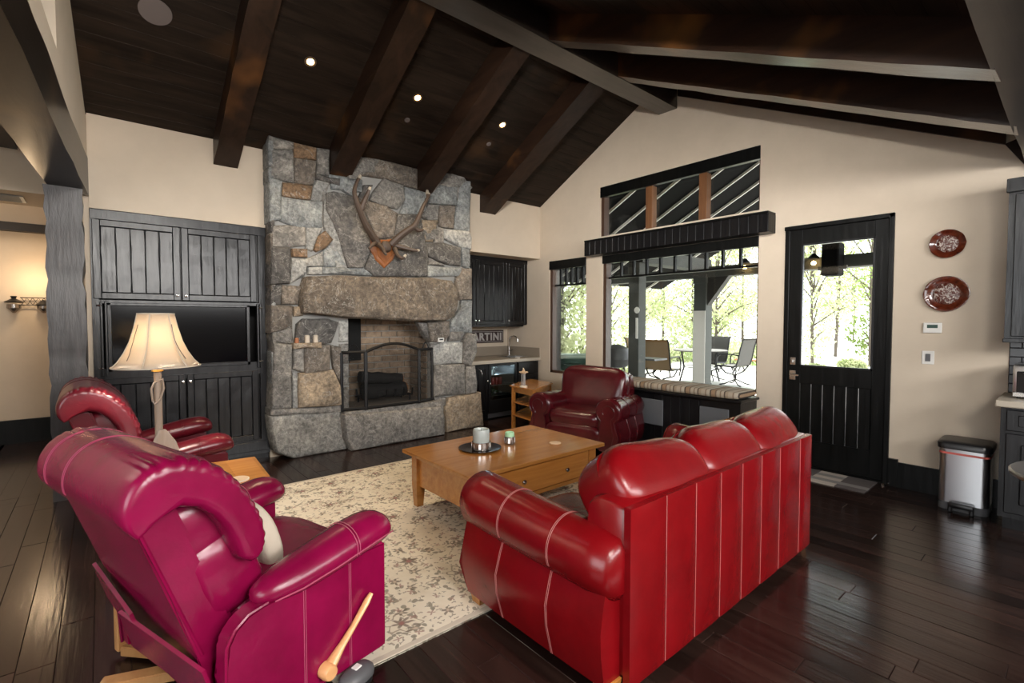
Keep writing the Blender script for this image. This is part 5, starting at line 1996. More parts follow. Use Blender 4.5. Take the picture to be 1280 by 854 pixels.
seams = [-0.965, -0.715, -0.475, -0.243, -0.014, 0.215, 0.462, 0.767, 0.965]
for a, b in zip(seams, seams[1:]):
    m = MB()
    N = 6
    rings = []
    for j, z in enumerate((0.055, 0.10, 0.35, 0.60, 0.745, 0.77)):
        ring = []
        for i in range(N + 1):
            u = i / N
            bulge = 0.008 * (math.sin(PI * u)) ** 0.5 * (1.0 if 0.06 < z < 0.76 else 0.3)
            ring.append((a + 0.0015 + (b - a - 0.003) * u, -0.002 - bulge, z))
        ring += [(b - 0.0015, 0.03, z), (a + 0.0015, 0.03, z)]
        rings.append(ring)
    m.loft(rings)
    m.obj('back_panel', LM, so, smooth=True, ang=50)
for s_x in seams[1:-1]:
    MB().tube([(s_x, -0.0035, 0.06), (s_x, -0.0045, 0.4), (s_x, -0.0035, 0.768)], 0.0014, 5).obj('seam_line', 'stitch', so)


def rolled_arm(parent, s, xc, y0, y1, zc, r_, mat, out=0.0, zb=0.07, stitch=None, stitch_mat='stitch', w=0.20, front=True, ny=10):
    """scroll arm running along local Y (y1 = front); s = +1 if outside is +x"""
    rings = []
    for k in range(ny + 1):
        u = k / ny
        y = y0 + (y1 - y0) * u
        rr_ = r_ * (0.96 + 0.06 * u)
        zz_ = zc + 0.03 * u * u
        if k == 0:
            rr_ *= 0.90
        rings.append([(xc + rr_ * math.cos(2 * PI * i / 20), y, zz_ + rr_ * 1.0 * math.sin(2 * PI * i / 20)) for i in range(20)])
    # rounded ends
    e0 = [(xc + r_ * 0.6 * math.cos(2 * PI * i / 20), y0 - 0.025, zc + r_ * 0.6 * math.sin(2 * PI * i / 20)) for i in range(20)]
    rf = r_ * 1.02
    e1 = [(xc + rf * 0.86 * math.cos(2 * PI * i / 20), y1 + 0.018, zc + 0.03 + rf * 0.86 * math.sin(2 * PI * i / 20)) for i in range(20)]
    a = MB().loft([e0] + rings + [e1]).obj('arm', mat, parent, smooth=True, ang=70)
    # side below the roll, bellying outwards towards the front
    rings = []
    for k in range(ny + 1):
        u = k / ny
        y = y0 + 0.0 + (y1 - 0.012 - y0) * u
        belly = 0.02 + 0.045 * math.sin(PI * min(1, 0.15 + 0.85 * u) * 0.75)
        xo = xc + s * (r_ - 0.055)
        xi = xc - s * (r_ * 0.9)
        prof = [(xi, zb), (xi, zc), (xo - s * 0.01, zc), (xo + s * belly * 0.55, zc - 0.12), (xo + s * belly, zc - 0.22), (xo + s * belly * 0.9, zc - 0.31), (xo + s * belly * 0.3, zb)]
        rings.append([(px_, y, pz_) for px_, pz_ in prof])
    sd = MB().loft(rings).obj('arm_side', mat, a, smooth=True, ang=60)
    for yy in stitch or ():
        for dy in (-0.004, 0.004):
            u = (yy - y0) / (y1 - y0)
            rr_ = r_ * (0.96 + 0.06 * u) + 0.001
            zz_ = zc + 0.03 * u * u
            pts = [(xc + rr_ * math.cos(t), yy + dy, zz_ + rr_ * math.sin(t)) for t in [PI / 2 - s * (-0.9) * 0 + (PI * (0.5 - 0.5) + s * -1 * (-0.6 + 2.6 * i / 18)) for i in range(19)]]
            MB().tube(pts, 0.0015, 5).obj('seam_line', stitch_mat, a)
            belly = 0.02 + 0.045 * math.sin(PI * min(1, 0.15 + 0.85 * u) * 0.75)
            xo = xc + s * (r_ - 0.055)
            pts = [(xo - s * 0.008, yy + dy, zc), (xo + s * (belly * 0.55 + .001), yy + dy, zc - 0.12), (xo + s * (belly + .001), yy + dy, zc - 0.22), (xo + s * (belly * 0.9 + .001), yy + dy, zc - 0.31), (xo + s * (belly * 0.3 + .001), yy + dy, zb)]
            MB().tube(pts, 0.0015, 5).obj('seam_line', stitch_mat, a)
    if front:
        # scroll-shaped front facing with piped edge
        yf = y1 + 0.014
        zr_ = zc + 0.03
        pts = []
        for i in range(17):
            t = -0.30 * PI + 1.60 * PI * i / 16
            pts.append((xc + 0.86 * r_ * math.cos(t) if s > 0 else xc - 0.86 * r_ * math.cos(t), zr_ + 0.86 * r_ * math.sin(t)))
        inner, outer = -s * 0.78 * r_, s * 0.30 * r_
        low = [(xc - s * 0.62 * r_, zr_ - r_ * 1.2), (xc - s * 0.66 * r_, zb + 0.10), (xc - s * 0.60 * r_, zb), (xc + s * 0.56 * r_, zb), (xc + s * 0.88 * r_, zb + 0.15), (xc + s * 0.62 * r_, zr_ - r_ * 1.2)]
        poly = pts + low
        MB().prism(poly, 1, yf - 0.02, yf + 0.012, bevel=0.004).obj('front_facing', mat, a, smooth=True, ang=40)
        MB().tube([(p[0], yf + 0.011, p[1]) for p in poly] + [(poly[0][0], yf + 0.011, poly[0][1])], 0.006, 6).obj('piping', mat, a, smooth=True)
        sp_ = []
        for i in range(25):
            t = PI * (-0.35 + 1.55 * i / 24)
            q_ = r_ * (0.62 - 0.25 * i / 24)
            sp_.append((xc + s * q_ * math.cos(t), yf + 0.012, zr_ + q_ * math.sin(t)))
        MB().tube([(xc + s * 0.30 * r_, yf + 0.012, zb + 0.03), (xc + s * 0.50 * r_, yf + 0.012, zb + 0.17), (xc + s * 0.36 * r_, yf + 0.012, zr_ - r_ * 1.1)] + sp_, 0.007, 6).obj('scroll_welt', mat, a, smooth=True)
    return a


rolled_arm(so, -1, -0.955, 0.05, 0.97, 0.515, 0.142, LM, stitch=(0.33, 0.66))
rolled_arm(so, 1, 0.955, 0.05, 0.97, 0.515, 0.142, LM, stitch=(0.33, 0.66))
for k in (-1, 0, 1):
    MB().pillow((0.575, 0.66, 0.19), (k * 0.573, 0.60, 0.385), e=(0.5, 0.3), n=32, m=10).obj('seat_cushion', LM, so, smooth=True, ang=180)


def puff(amp, seed, k=9.0):
    ph = seed * 1.3

    def fn(x, y, z):
        w = amp * (math.sin(k * x + ph + 2.2 * math.sin(3 * z + ph)) * math.cos(k * 0.8 * z - ph) + 0.6 * math.sin(2.3 * k * x - ph + 4 * z))
        return (x, y + w * 0.6, z + w)
    return fn


for k, (xc, tilt) in enumerate(((-0.56, 3), (0.035, 1), (0.62, -3))):
    M = T(xc, 0.205, 0.75) @ RX(-38) @ RY(tilt)
    MB().pillow((0.69, 0.32, 0.35), e=(0.75, 0.36), M=M, n=40, m=20, fn=puff(0.006, k + 1)).obj('back_cushion', LM, so, smooth=True, ang=180)
    # piping seam round the cushion
    pts = []
    for i in range(41):
        t = 2 * PI * i / 40
        pts.append(M @ Vector((0.335 * math.copysign(abs(math.cos(t)) ** 0.55, math.cos(t)), -0.045, 0.166 * math.copysign(abs(math.sin(t)) ** 0.6, math.sin(t)))))
    MB().tube(pts, 0.006, 6).obj('piping', LM, so, smooth=True)
for xx in (-1.0, 1.0):
    for yy in (0.08, 0.92):
        MB().loft([[(xx + u * w, yy + v * w, z) for u, v in ((-1, -1), (1, -1), (1, 1), (-1, 1))] for z, w in ((0.0 + (0.0125 if yy > .5 else 0), 0.032), (0.08, 0.042))]).obj('foot', 'oak', so)

# ------------------------------------------------------------------ burgundy armchair by the window bench
aw = Vector((-0.963, -0.268, 0))
am = Vector((4.03, 3.70, 0))
ao = am - aw * 0.40
ac = thing('leather_armchair', 'burgundy leather club armchair with scrolled arms in front of the windows', 'armchair', (ao.x, ao.y, 0.0), math.atan2(-0.963, 0.268) + 0 if False else math.atan2(aw.y, aw.x) - PI / 2)
# local frame: +Y is the front
AM = 'burgundy_leather'
MB().box((-0.40, -0.36, 0.09), (0.40, 0.36, 0.30), bevel=0.02, seg=2).obj('seat_frame', AM, ac, smooth=True)
MB().pillow((0.70, 0.16, 0.24), (0, 0.36, 0.235), e=(0.6, 0.3), n=32, m=10).obj('front_rail', AM, ac, smooth=True, ang=180)
MB().pillow((0.68, 0.66, 0.21), (0, 0.10, 0.395), e=(0.5, 0.32), n=32, m=12, fn=puff(0.003, 3)).obj('seat_cushion', AM, ac, smooth=True, ang=180)
MB().prism([(-0.40, 0.10), (-0.43, 0.70), (-0.36, 0.88), (-0.24, 0.86), (-0.18, 0.40), (-0.18, 0.10)], 0, -0.43, 0.43, bevel=0.03).obj('backrest', AM, ac, smooth=True)
MB().pillow((0.86, 0.27, 0.54), e=(0.5, 0.34), M=T(0, -0.20, 0.675) @ RX(14), n=48, m=26, fn=lambda x, y, z: ((x * (0.93 + 0.16 * (z + 0.27))), y + (0.016 * math.exp(-((abs(x) - 0.14) / 0.05) ** 2 - ((z + 0.02) / 0.06) ** 2) - 0.006 * math.sin(14 * x + 9 * z)) * (-1 if y > 0 else 0), z + 0.006 * math.sin(9 * x))).obj('back_cushion', AM, ac, smooth=True, ang=180)
rolled_arm(ac, -1, -0.43, -0.40, 0.40, 0.485, 0.145, AM, stitch=(-0.1, 0.15), stitch_mat='burgundy_leather', zb=0.09)
rolled_arm(ac, 1, 0.43, -0.40, 0.40, 0.485, 0.145, AM, stitch=(-0.1, 0.15), stitch_mat='burgundy_leather', zb=0.09)
for xx in (-0.42, 0.42):
    for yy in (-0.33, 0.37):
        MB().loft([[(xx + u * w, yy + v * w, z) for u, v in ((-1, -1), (1, -1), (1, 1), (-1, 1))] for z, w in ((0.0, 0.032), (0.10, 0.045))]).obj('foot', 'rust_wood', ac)


# ------------------------------------------------------------------ recliners (local +X is the front)
def make_recliner(name, label, mat, smat, loc, rz):
    r = thing(name, label, 'recliner', loc, rz)
    # lower body
    MB().box((-0.26, -0.40, 0.09), (0.34, 0.40, 0.32), bevel=0.02, seg=2).obj('seat_frame', mat, r, smooth=True)
    MB().pillow((0.62, 0.70, 0.21), (0.10, 0, 0.40), e=(0.5, 0.35), n=32, m=12).obj('seat_cushion', mat, r, smooth=True, ang=180)
    MB().pillow((0.14, 0.76, 0.40), (0.375, 0, 0.275), e=(0.55, 0.3), n=32, m=10).obj('footrest', mat, r, smooth=True, ang=180)
    for i in range(7):
        a = -0.36 + 0.12 * i
    for s in (-1, 1):
        ye, yi = s * 0.475, s * 0.395
        poly = [(-0.27, 0.08), (0.40, 0.045), (0.40, 0.52), (0.20, 0.52), (0.02, 0.505), (-0.16, 0.505), (-0.21, 0.495), (-0.255, 0.465), (-0.282, 0.42), (-0.285, 0.30)]
        m = MB().prism(poly, 1, yi, ye, bevel=0.012)
        sp_ = m.obj('side_panel', mat, r, smooth=True)
        for xx in (0.0, 0.205):
            for dx in (-0.004, 0.004):
                MB().tube([(xx + dx, ye + s * 0.0015, 0.07), (xx + dx, ye + s * 0.0015, 0.50)], 0.0016, 5).obj('seam_line', smat, sp_)
        MB().tube([(-0.14, ye, 0.505), (-0.21, ye, 0.496), (-0.255, ye, 0.466), (-0.283, ye, 0.42), (-0.287, ye, 0.30), (-0.272, ye, 0.08)], 0.006, 6).obj('piping', mat, sp_, smooth=True)
        # arm pad sweeping down to the back
        path = [(-0.175, 0.515, .03), (-0.12, 0.520, .062), (-0.02, 0.530, .082), (0.12, 0.552, .092), (0.27, 0.578, .096), (0.36, 0.588, .092), (0.425, 0.578, .068), (0.450, 0.560, .025)]
        rings = []
        for x_, z_, w_ in path:
            rings.append([(x_ + (0.012 if abs(math.sin(2 * PI * i / 18)) < 0.5 else 0) * 0, s * 0.418 + 1.12 * w_ * math.cos(2 * PI * i / 18), z_ + 0.84 * w_ * math.sin(2 * PI * i / 18)) for i in range(18)])
        ap_ = MB().loft(rings).obj('arm_pad', mat, r, smooth=True, ang=180, sub=1)
        MB().tube([(x_, s * (0.418 + 1.09 * w_), z_ - 0.018) for x_, z_, w_ in path[1:-1]], 0.0028, 5).obj('seam_line', smat, ap_)
        for xx in (0.21, 0.222):
            z_ = 0.569 + (xx - 0.21) * .17
            w_ = 0.0945
            MB().tube([(xx, s * 0.418 + 1.125 * w_ * math.cos(t), z_ + 0.85 * w_ * math.sin(t)) for t in [PI * (-0.12 + 1.24 * i / 14) for i in range(15)]], 0.0018, 5).obj('seam_line', smat, ap_)
    # reclined back shell
    prof = [(-0.27, 0.16), (-0.315, 0.36), (-0.49, 0.88), (-0.44, 0.91), (-0.37, 0.90), (-0.18, 0.40), (-0.15, 0.16)]
    MB().prism([(x_, z_) for x_, z_ in prof], 1, -0.345, 0.375, bevel=0.012).obj('back_shell', mat, r, smooth=True)
    for s, yy in ((-1, -0.346), (1, 0.376)):
        MB().tube([(-0.30, yy, 0.36), (-0.40, yy, 0.645), (-0.49, yy, 0.90)], 0.006, 6).obj('piping', mat, r, smooth=True)
    lean = RY(-20)
    # lumbar cushion
    MB().pillow((0.25, 0.74, 0.42), e=(0.55, 0.35), M=T(-0.205, 0.012, 0.60) @ lean, n=36, m=16).obj('lumbar_cushion', mat, r, smooth=True, ang=180)

    MB().pillow((0.22, 0.70, 0.36), e=(0.5, 0.22), M=T(-0.265, 0.014, 0.77) @ RY(-22), n=36, m=14).obj('upper_cushion', mat, r, smooth=True, ang=180)
    # pleated head roll folded over the top of the shell: arch-shaped profile swept across the width
    outer = [(-0.500, 0.845), (-0.535, 0.90), (-0.535, 0.965), (-0.505, 1.025), (-0.450, 1.062), (-0.380, 1.070), (-0.305, 1.045), (-0.240, 0.995), (-0.185, 0.930), (-0.145, 0.860), (-0.115, 0.785), (-0.105, 0.715), (-0.125, 0.655), (-0.165, 0.640)]
    inner = [(-0.205, 0.675), (-0.225, 0.735), (-0.250, 0.795), (-0.285, 0.850), (-0.330, 0.890), (-0.385, 0.905), (-0.440, 0.890), (-0.475, 0.860)]
    # resample finely so pleats can be carried
    op = []
    for i in range(len(outer) - 1):
        p0, p1, p2, p3 = [Vector(outer[max(0, min(len(outer) - 1, i + d))]) for d in (-1, 0, 1, 2)]
        for k in range(9):
            u = k / 9
            q_ = 0.5 * ((2 * p1) + (p2 - p0) * u + (2 * p0 - 5 * p1 + 4 * p2 - p3) * u * u + (3 * p1 - p0 - 3 * p2 + p3) * u ** 3)
            op.append((q_.x, q_.y))
    op.append(outer[-1])
    prof_ = op + inner
    # spine of the arch: the outline shrinks towards it at the ends
    sp0 = [(-0.49, 0.88), (-0.49, 0.94), (-0.45, 0.985), (-0.38, 0.99), (-0.31, 0.965), (-0.25, 0.91), (-0.20, 0.84), (-0.165, 0.76), (-0.155, 0.69)]

    def near(p):
        best = None
        for i in range(len(sp0) - 1):
            a_, b_ = Vector(sp0[i]), Vector(sp0[i + 1])
            t = max(0, min(1, (Vector(p) - a_).dot(b_ - a_) / (b_ - a_).length_squared))
            q_ = a_.lerp(b_, t)
            d_ = (q_ - Vector(p)).length
            if best is None or d_ < best[0]:
                best = (d_, q_)
        return best[1]
    nn = [near(p) for p in prof_]
    hr = MB()
    rings = []
    no = len(op)
    for y, k in ((-0.425, 0.42), (-0.423, 0.68), (-0.412, 0.86), (-0.392, 0.95), (-0.36, 0.99), (-0.31, 1.0), (-0.24, 1.0), (-0.15, 1.0), (0.0, 1.01), (0.15, 1.0), (0.26, 1.0), (0.34, 1.0), (0.39, 0.99), (0.42, 0.95), (0.44, 0.86), (0.451, 0.68), (0.453, 0.42)):
        ring = []
        e = max(0.0, min(1.0, (abs(y - 0.014) - 0.22) / 0.14))
        for i, p in enumerate(prof_):
            w = k
            if 3 < i < no - 3:
                w *= 1 + 0.055 * e * math.sin(i * 2 * PI / 5.0 + 1.2 * math.sin(i * 0.37)) * min(1, (no - i) / 12) * min(1, max(0, i - 26) / 14)
            q_ = nn[i]
            ring.append((q_.x + (p[0] - q_.x) * w, y, q_.y + (p[1] - q_.y) * w))
        rings.append(ring)
    hr.loft(rings)
    ho = hr.obj('head_roll', mat, r, smooth=True, ang=75)
    for yy in (0.10, 0.31):
        for dy in (-0.007, 0.007):
            MB().tube([(p[0] + (p[0] + 0.37) * 0.006, yy + dy, p[1] + (p[1] - 0.9) * 0.006) for p in op[8:84]], 0.0013, 5).obj('seam_line', smat, ho)
    # hanging rear skirt board, wooden swivel base, lever
    for (fa, la, za, fb, lb, zb_) in ((-0.385, 0.10, 0.405, -0.315, -0.40, 0.335), (-0.375, 0.40, 0.50, -0.375, 0.02, 0.415)):
        m = MB()
        m.loft([[(f_ - 0.012, l_, z_), (f_, l_, z_ + 0.004), (f_ + 0.045, l_, z_ - 0.16), (f_ + 0.033, l_, z_ - 0.16)] for f_, l_, z_ in ((fa, la, za), (fb, lb, zb_))])
        m.obj('rear_skirt', mat, r)
    MB().lathe([(0.20, 0.05), (0.20, 0.075), (0.05, 0.09), (0.05, 0.12)], n=28).obj('swivel_plate', 'metal_black', r)
    for k, (fx_, fy_) in enumerate(((-0.25, 0.50), (-0.40, 0.30), (0.30, 0.34), (0.30, -0.34))):
        m = MB()
        d = Vector((fx_, fy_, 0))
        nrm = Vector((-d.y, d.x, 0)).normalized() * 0.032
        m.prism([((nrm).x, (nrm).y), ((d + nrm).x, (d + nrm).y), ((d - nrm).x, (d - nrm).y), ((-nrm).x, (-nrm).y)], 2, 0.012, 0.055, bevel=0.004)
        m.obj('base_foot', 'oak_light', r)
    m = box((-0.285, 0.49, 0.03), (-0.215, 0.53, 0.27), bevel=0.005)
    m.obj('base_upright', 'oak_light', r)
    pts = [(q[0] + 0.08, q[1], q[2] + 0.03) for q in ((0.0, -0.49, 0.095), (0.03, -0.492, 0.125), (0.07, -0.495, 0.165), (0.12, -0.50, 0.215), (0.19, -0.50, 0.285), (0.215, -0.50, 0.31))]
    lv = MB().tube(pts, [0.030, 0.026, 0.017, 0.014, 0.016, 0.010], 12, flat=0.75).obj('lever', 'lever_wood', r, smooth=True)
    MB().lathe([(0.0, -0.035), (0.026, -0.033), (0.032, -0.020), (0.032, 0.012), (0.02, 0.02)], (0.08, -0.49, 0.13), 20, axis=1).obj('lever_boss', 'lever_wood', lv, smooth=True)
    return r


RZ1 = R(16)
make_recliner('leather_recliner', 'flash-tinted magenta leather recliner nearest the camera with wooden lever', 'recliner_leather_flash', 'pink_stitch', (0.43, 2.33, 0), RZ1)
make_recliner('leather_recliner', 'dark red leather recliner behind the lamp by the television cabinet', 'recliner_leather_noflash', 'recliner_leather_noflash', (0.295, 4.59, 0), R(1))
# cream throw pillow on the near recliner
tp = MB().pillow((0.10, 0.36, 0.34), e=(0.8, 0.5), n=32, m=16, fn=puff(0.004, 2, 16)).obj('throw_pillow', 'cream_fabric', smooth=True, ang=180)
v = Matrix.Rotation(RZ1, 4, 'Z') @ Vector((0.02, -0.06, 0))
tp.location = (0.43 + v.x, 2.33 + v.y, 0.595)
tp.rotation_euler = (0, R(-16), RZ1)
tag(tp, 'cream throw pillow leaning on the back of the magenta recliner', 'pillow')
# power cord behind the near recliner
cp = [at(a, b, 2, 0.012) for a, b in ((172, 765), (163, 777), (161, 790), (170, 800), (184, 798), (200, 812), (215, 824), (228, 832), (245, 830), (262, 826))]
o = MB().tube(cp, 0.006, 6).obj('power_cord', 'grey_plastic', smooth=True)
tag(o, 'grey power cord looping on the floor behind the magenta recliner', 'cord')
# slipper at the bottom edge
q = at(446, 851, 2, 0.02)
sl_ = thing('slipper', 'grey slipper with pale label lying at the rug edge by the recliner', 'slipper', (q[0], q[1], 0.012), R(22))
MB().loft([[(x_ * 0.5 * 1.0, y_, z_) for x_, y_ in [(0.135 * math.cos(2 * PI * i / 24), 0.05 * math.sin(2 * PI * i / 24) * (1 + 0.2 * math.cos(2 * PI * i / 24))) for i in range(24)]] for z_ in (0.0, 0.016)]).obj('sole', 'black_plastic', sl_)
MB().pillow((0.16, 0.10, 0.075), (0.0, 0, 0.028), e=0.8, n=24, m=10).obj('upper', 'grey_plastic', sl_, smooth=True, ang=180)
box((-0.016, -0.014, 0.058), (0.018, 0.016, 0.069), bevel=0.003).obj('label_patch', 'white_plastic', sl_)

# ------------------------------------------------------------------ oar floor lamp
lq = (0.272, 3.90)
fl = thing('floor_lamp', 'floor lamp made from an oar with a lit bell shade between the recliners', 'lamp', (lq[0], lq[1], 0))
MB().lathe([(0.15, 0), (0.15, 0.02), (0.03, 0.035), (0.02, 0.04)], n=32).obj('base', 'metal_black', fl, smooth=True)
wood('oar_wood', (0.22, 0.17, 0.13), (0.36, 0.29, 0.23), 0.5, 2)
MB().tube([(0, 0, 0.03), (0, 0, 1.17)], 0.022, 14).obj('oar_shaft', 'oar_wood', fl, smooth=True)
m = MB()
ring = []
for z_, w_, t_ in ((0.79, 0.018, 0.010), (0.76, 0.035, 0.010), (0.70, 0.065, 0.008), (0.60, 0.085, 0.007), (0.30, 0.09, 0.007), (0.26, 0.075, 0.007)):
    ring.append([(0.015 + w_ * math.cos(2 * PI * i / 16) + (0.79 - z_) * 0.10, -0.024 + t_ * math.sin(2 * PI * i / 16), z_) for i in range(16)])
m.loft(ring)
m.obj('oar_blade', 'oar_wood', fl, smooth=True)
m = MB().tube([(-0.03, -0.02, 0.98), (-0.036, -0.022, 1.06), (-0.02, -0.024, 1.10), (0.024, -0.024, 1.12), (0.03, -0.024, 1.06), (0.01, -0.025, 0.99), (-0.02, -0.025, 0.96), (-0.03, -0.02, 0.98)], 0.007, 6)
m.obj('bent_ornament', 'oar_wood', fl, smooth=True)
MB().lathe([(0.012, 1.16), (0.035, 1.172), (0.028, 1.19), (0.038, 1.205), (0.015, 1.22), (0.012, 1.27)], n=18).obj('brass_collar', 'brass', fl, smooth=True)
MB().pillow((0.06, 0.06, 0.10), (0, 0, 1.36), e=1.0, n=16, m=10).obj('bulb', 'bulb_warm', fl, smooth=True)
# bell shade: eight gored panels, wires between them
zs, ze = 1.205, 1.545
prof = [(0.236, zs), (0.205, zs + 0.035), (0.172, zs + 0.09), (0.142, zs + 0.16), (0.117, zs + 0.25), (0.098, ze)]
NP = 6
for k in range(NP):
    a0, a1 = 2 * PI * k / NP + 0.12, 2 * PI * (k + 1) / NP + 0.12
    m = MB()
    g = []
    for r_, z_ in prof:
        row = []
        for i in range(7):
            a = a0 + (a1 - a0) * i / 6
            f = 1 - 0.06 * math.sin(PI * i / 6)
            row.append(m.b.verts.new((r_ * f * math.cos(a), r_ * f * math.sin(a), z_ + 0.006 * math.sin(PI * i / 6) * (1 if z_ == zs else 0))))
        g.append(row)
    for A, B in zip(g, g[1:]):
        for i in range(6):
            m.b.faces.new((A[i], A[i + 1], B[i + 1], B[i]))
    po = m.obj('shade_panel', 'lamp_shade', fl, smooth=True, ang=180)
    md = po.modifiers.new('solid', 'SOLIDIFY')
    md.thickness = 0.0015
    MB().tube([(r_ * math.cos(a0), r_ * math.sin(a0), z_) for r_, z_ in prof], 0.004, 6).obj('shade_rib', 'cream_fabric', fl, smooth=True)
MB().tube([(0.237 * math.cos(2 * PI * i / 48), 0.237 * math.sin(2 * PI * i / 48), zs) for i in range(49)], 0.005, 6).tube([(0.098 * math.cos(2 * PI * i / 32), 0.098 * math.sin(2 * PI * i / 32), ze) for i in range(33)], 0.005, 6).obj('shade_rim', 'cream_fabric', fl, smooth=True)
# stitched twig motif on the panels flanking the front one
for a in (-2.55, -1.45 + 0.6):
    pts = []
    for i in range(9):
        u = 0.25 + 0.6 * i / 8
        j = u * (len(prof) - 1)
        j0 = int(j)
        r_ = prof[j0][0] + (prof[min(j0 + 1, 5)][0] - prof[j0][0]) * (j - j0)
        z_ = prof[j0][1] + (prof[min(j0 + 1, 5)][1] - prof[j0][1]) * (j - j0)
        aa = a + 0.06 * math.sin(7 * u)
        pts.append(((r_ + 0.003) * math.cos(aa), (r_ + 0.003) * math.sin(aa), z_))
    MB().tube(pts, 0.0022, 5).obj('twig_motif', 'bark', fl)
lamp('floor_lamp_glow', 'POINT', (lq[0], lq[1], 1.36), (0, 0, 0), 60, (1, 0.93, 0.83), shadow_soft_size=0.06)

# ------------------------------------------------------------------ outside: patio, porch, garden
gd = struct('ground', box((GX + 0.16, -40, -0.25), (90, 70, -0.10)), 'patio_concrete')
pt = struct('patio_floor', box((GX + 0.14, -4, -0.2), (16.5, 12, 0.0)), 'patio_concrete')
ex = MB().box((GX + 0.14, -8, -0.1), (GX + 0.30, 1.10, 3.2)).box((GX + 0.14, 5.55, -0.1), (GX + 0.30, 12, 3.3)).box((GX + 0.14, 2.05, -0.1), (GX + 0.22, 2.28, 2.7)).box((GX + 0.14, 4.46, -0.1), (GX + 0.22, 4.74, 2.7)).box((GX + 0.14, 2.05, -0.1), (GX + 0.22, 5.55, 0.6))
struct('wall_exterior', ex, 'porch_paint')
# porch roof continuing the gable, with pale rafters
pr = struct('porch_roof', MB().prism([(7.4, zl(7.4) - 0.1), (RIDGE_Y, zl(RIDGE_Y) - 0.1), (-0.6, zl(7.4) - 0.1), (-0.6, zl(7.4) + 0.05), (RIDGE_Y, zl(RIDGE_Y) + 0.05), (7.4, zl(7.4) + 0.05)], 0, GX + 0.15, 11.6), 'porch_dark')
for i in range(8):
    xx = 6.1 + 0.68 * i
    MB().loft([[(xx + a, y, zl(y) - 0.10 - b) for a, b in ((0, 0), (0.028, 0), (0.028, 0.05), (0, 0.05))] for y in (7.4, RIDGE_Y)]).obj('porch_rafter', 'porch_pale', pr)
    MB().loft([[(xx + a, y, zl(7.4) + (zl(RIDGE_Y) - zl(7.4)) * (y + 0.6) / (RIDGE_Y + 0.6) - 0.10 - b) for a, b in ((0, 0), (0.028, 0), (0.028, 0.05), (0, 0.05))] for y in (-0.6, RIDGE_Y)]).obj('porch_rafter', 'porch_pale', pr)
box((9.1, -0.8, 2.36), (9.35, 7.6, 2.56)).obj('porch_beam', 'porch_paint', pr)
box((6.9, 4.77, 2.48), (9.2, 5.05, 2.70)).obj('porch_beam', 'porch_paint', pr)


def porch_post(x, y0, y1, label, z1=2.4, w=0.1, mat='porch_paint'):
    t = thing('porch_post', label, 'post', (x, (y0 + y1) / 2, 0.0))
    box((-w, -w, 0), (w, w, z1 + 0.06), bevel=0.008).obj('shaft', mat, t)
    box((-w - .012, -w - 0.012, 0), (w + .012, w + 0.012, 0.25), bevel=0.01).obj('plinth', 'porch_paint', t)
    box((-w - .012, -w - 0.012, z1 - 0.12), (w + .012, w + 0.012, z1 + 0.06), bevel=0.01).obj('cap', 'porch_paint', t)
    return t


p1 = at(787, 400, 0, 7.0)[1]
p0 = at(806, 400, 0, 7.0)[1]
pa = porch_post(7.0, p0, p1, 'dark grey porch post close behind the big window with a pale gauge on it', 2.42, 0.105)
MB().lathe([(0, -0.01), (0.05, -0.01), (0.055, 0)], (-0.105, -0.07, 1.68), 20, axis=0).obj('gauge', 'white_plastic', pa)
box((-0.12, -0.10, 1.20), (-0.105, -0.05, 1.55), bevel=0.006).obj('thermometer', 'white_plastic', pa)
p1, p0 = at(868, 400, 0, 9.22)[1], at(889, 400, 0, 9.22)[1]
porch_post(9.22, p0, p1, 'porch post standing beside the patio dining table', 2.36, 0.13)
plain('porch_brown', (0.03, 0.027, 0.023), 0.7)
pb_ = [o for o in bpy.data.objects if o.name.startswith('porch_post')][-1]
box((-0.145, -0.128, 0.26), (-0.128, 0.128, 1.70), bevel=0.004).obj('sunlit_face', 'porch_pale', pb_)  # pale board added to paint the sunlit side onto the grey post
MB().prism([(-0.128, 1.80), (-0.55, 2.36), (-0.128, 2.36)], 0, -0.08, 0.08).obj('knee_brace', 'porch_brown', pb_)
for yy, z_ in ((at(1041, 320, 0, 8.95)[1], 2.22),):
    t = thing('beam_bracket', 'dark bracket block hanging under the porch beam, seen through the door', 'bracket', (8.95, yy, z_))
    box((-0.15, -0.12, 0.0), (0.15, 0.12, 0.52), bevel=0.02).obj('block', 'porch_dark', t)
    box((-0.02, -0.2, 0.1), (0.02, 0.2, 0.16)).obj('strap', 'porch_paint', t)
for px, py, lab in ((1017, 329, 'lit porch lantern seen through the door glass'), (931, 334, 'lit porch lantern seen through the big window')):
    q = at(px, py, 0, 9.0)
    t = thing('porch_lantern', lab, 'lantern', q, 0, 'lanterns under the porch beam')
    MB().lathe([(0.02, 0.16), (0.09, 0.09), (0.08, 0.07), (0.0, 0.08)], n=12).obj('hood', 'metal_black', t, smooth=True)
    MB().pillow((0.07, 0.07, 0.07), e=1, n=12, m=8).obj('bulb', 'bulb_warm', t, smooth=True)

# patio dining set
PZ = 0.0


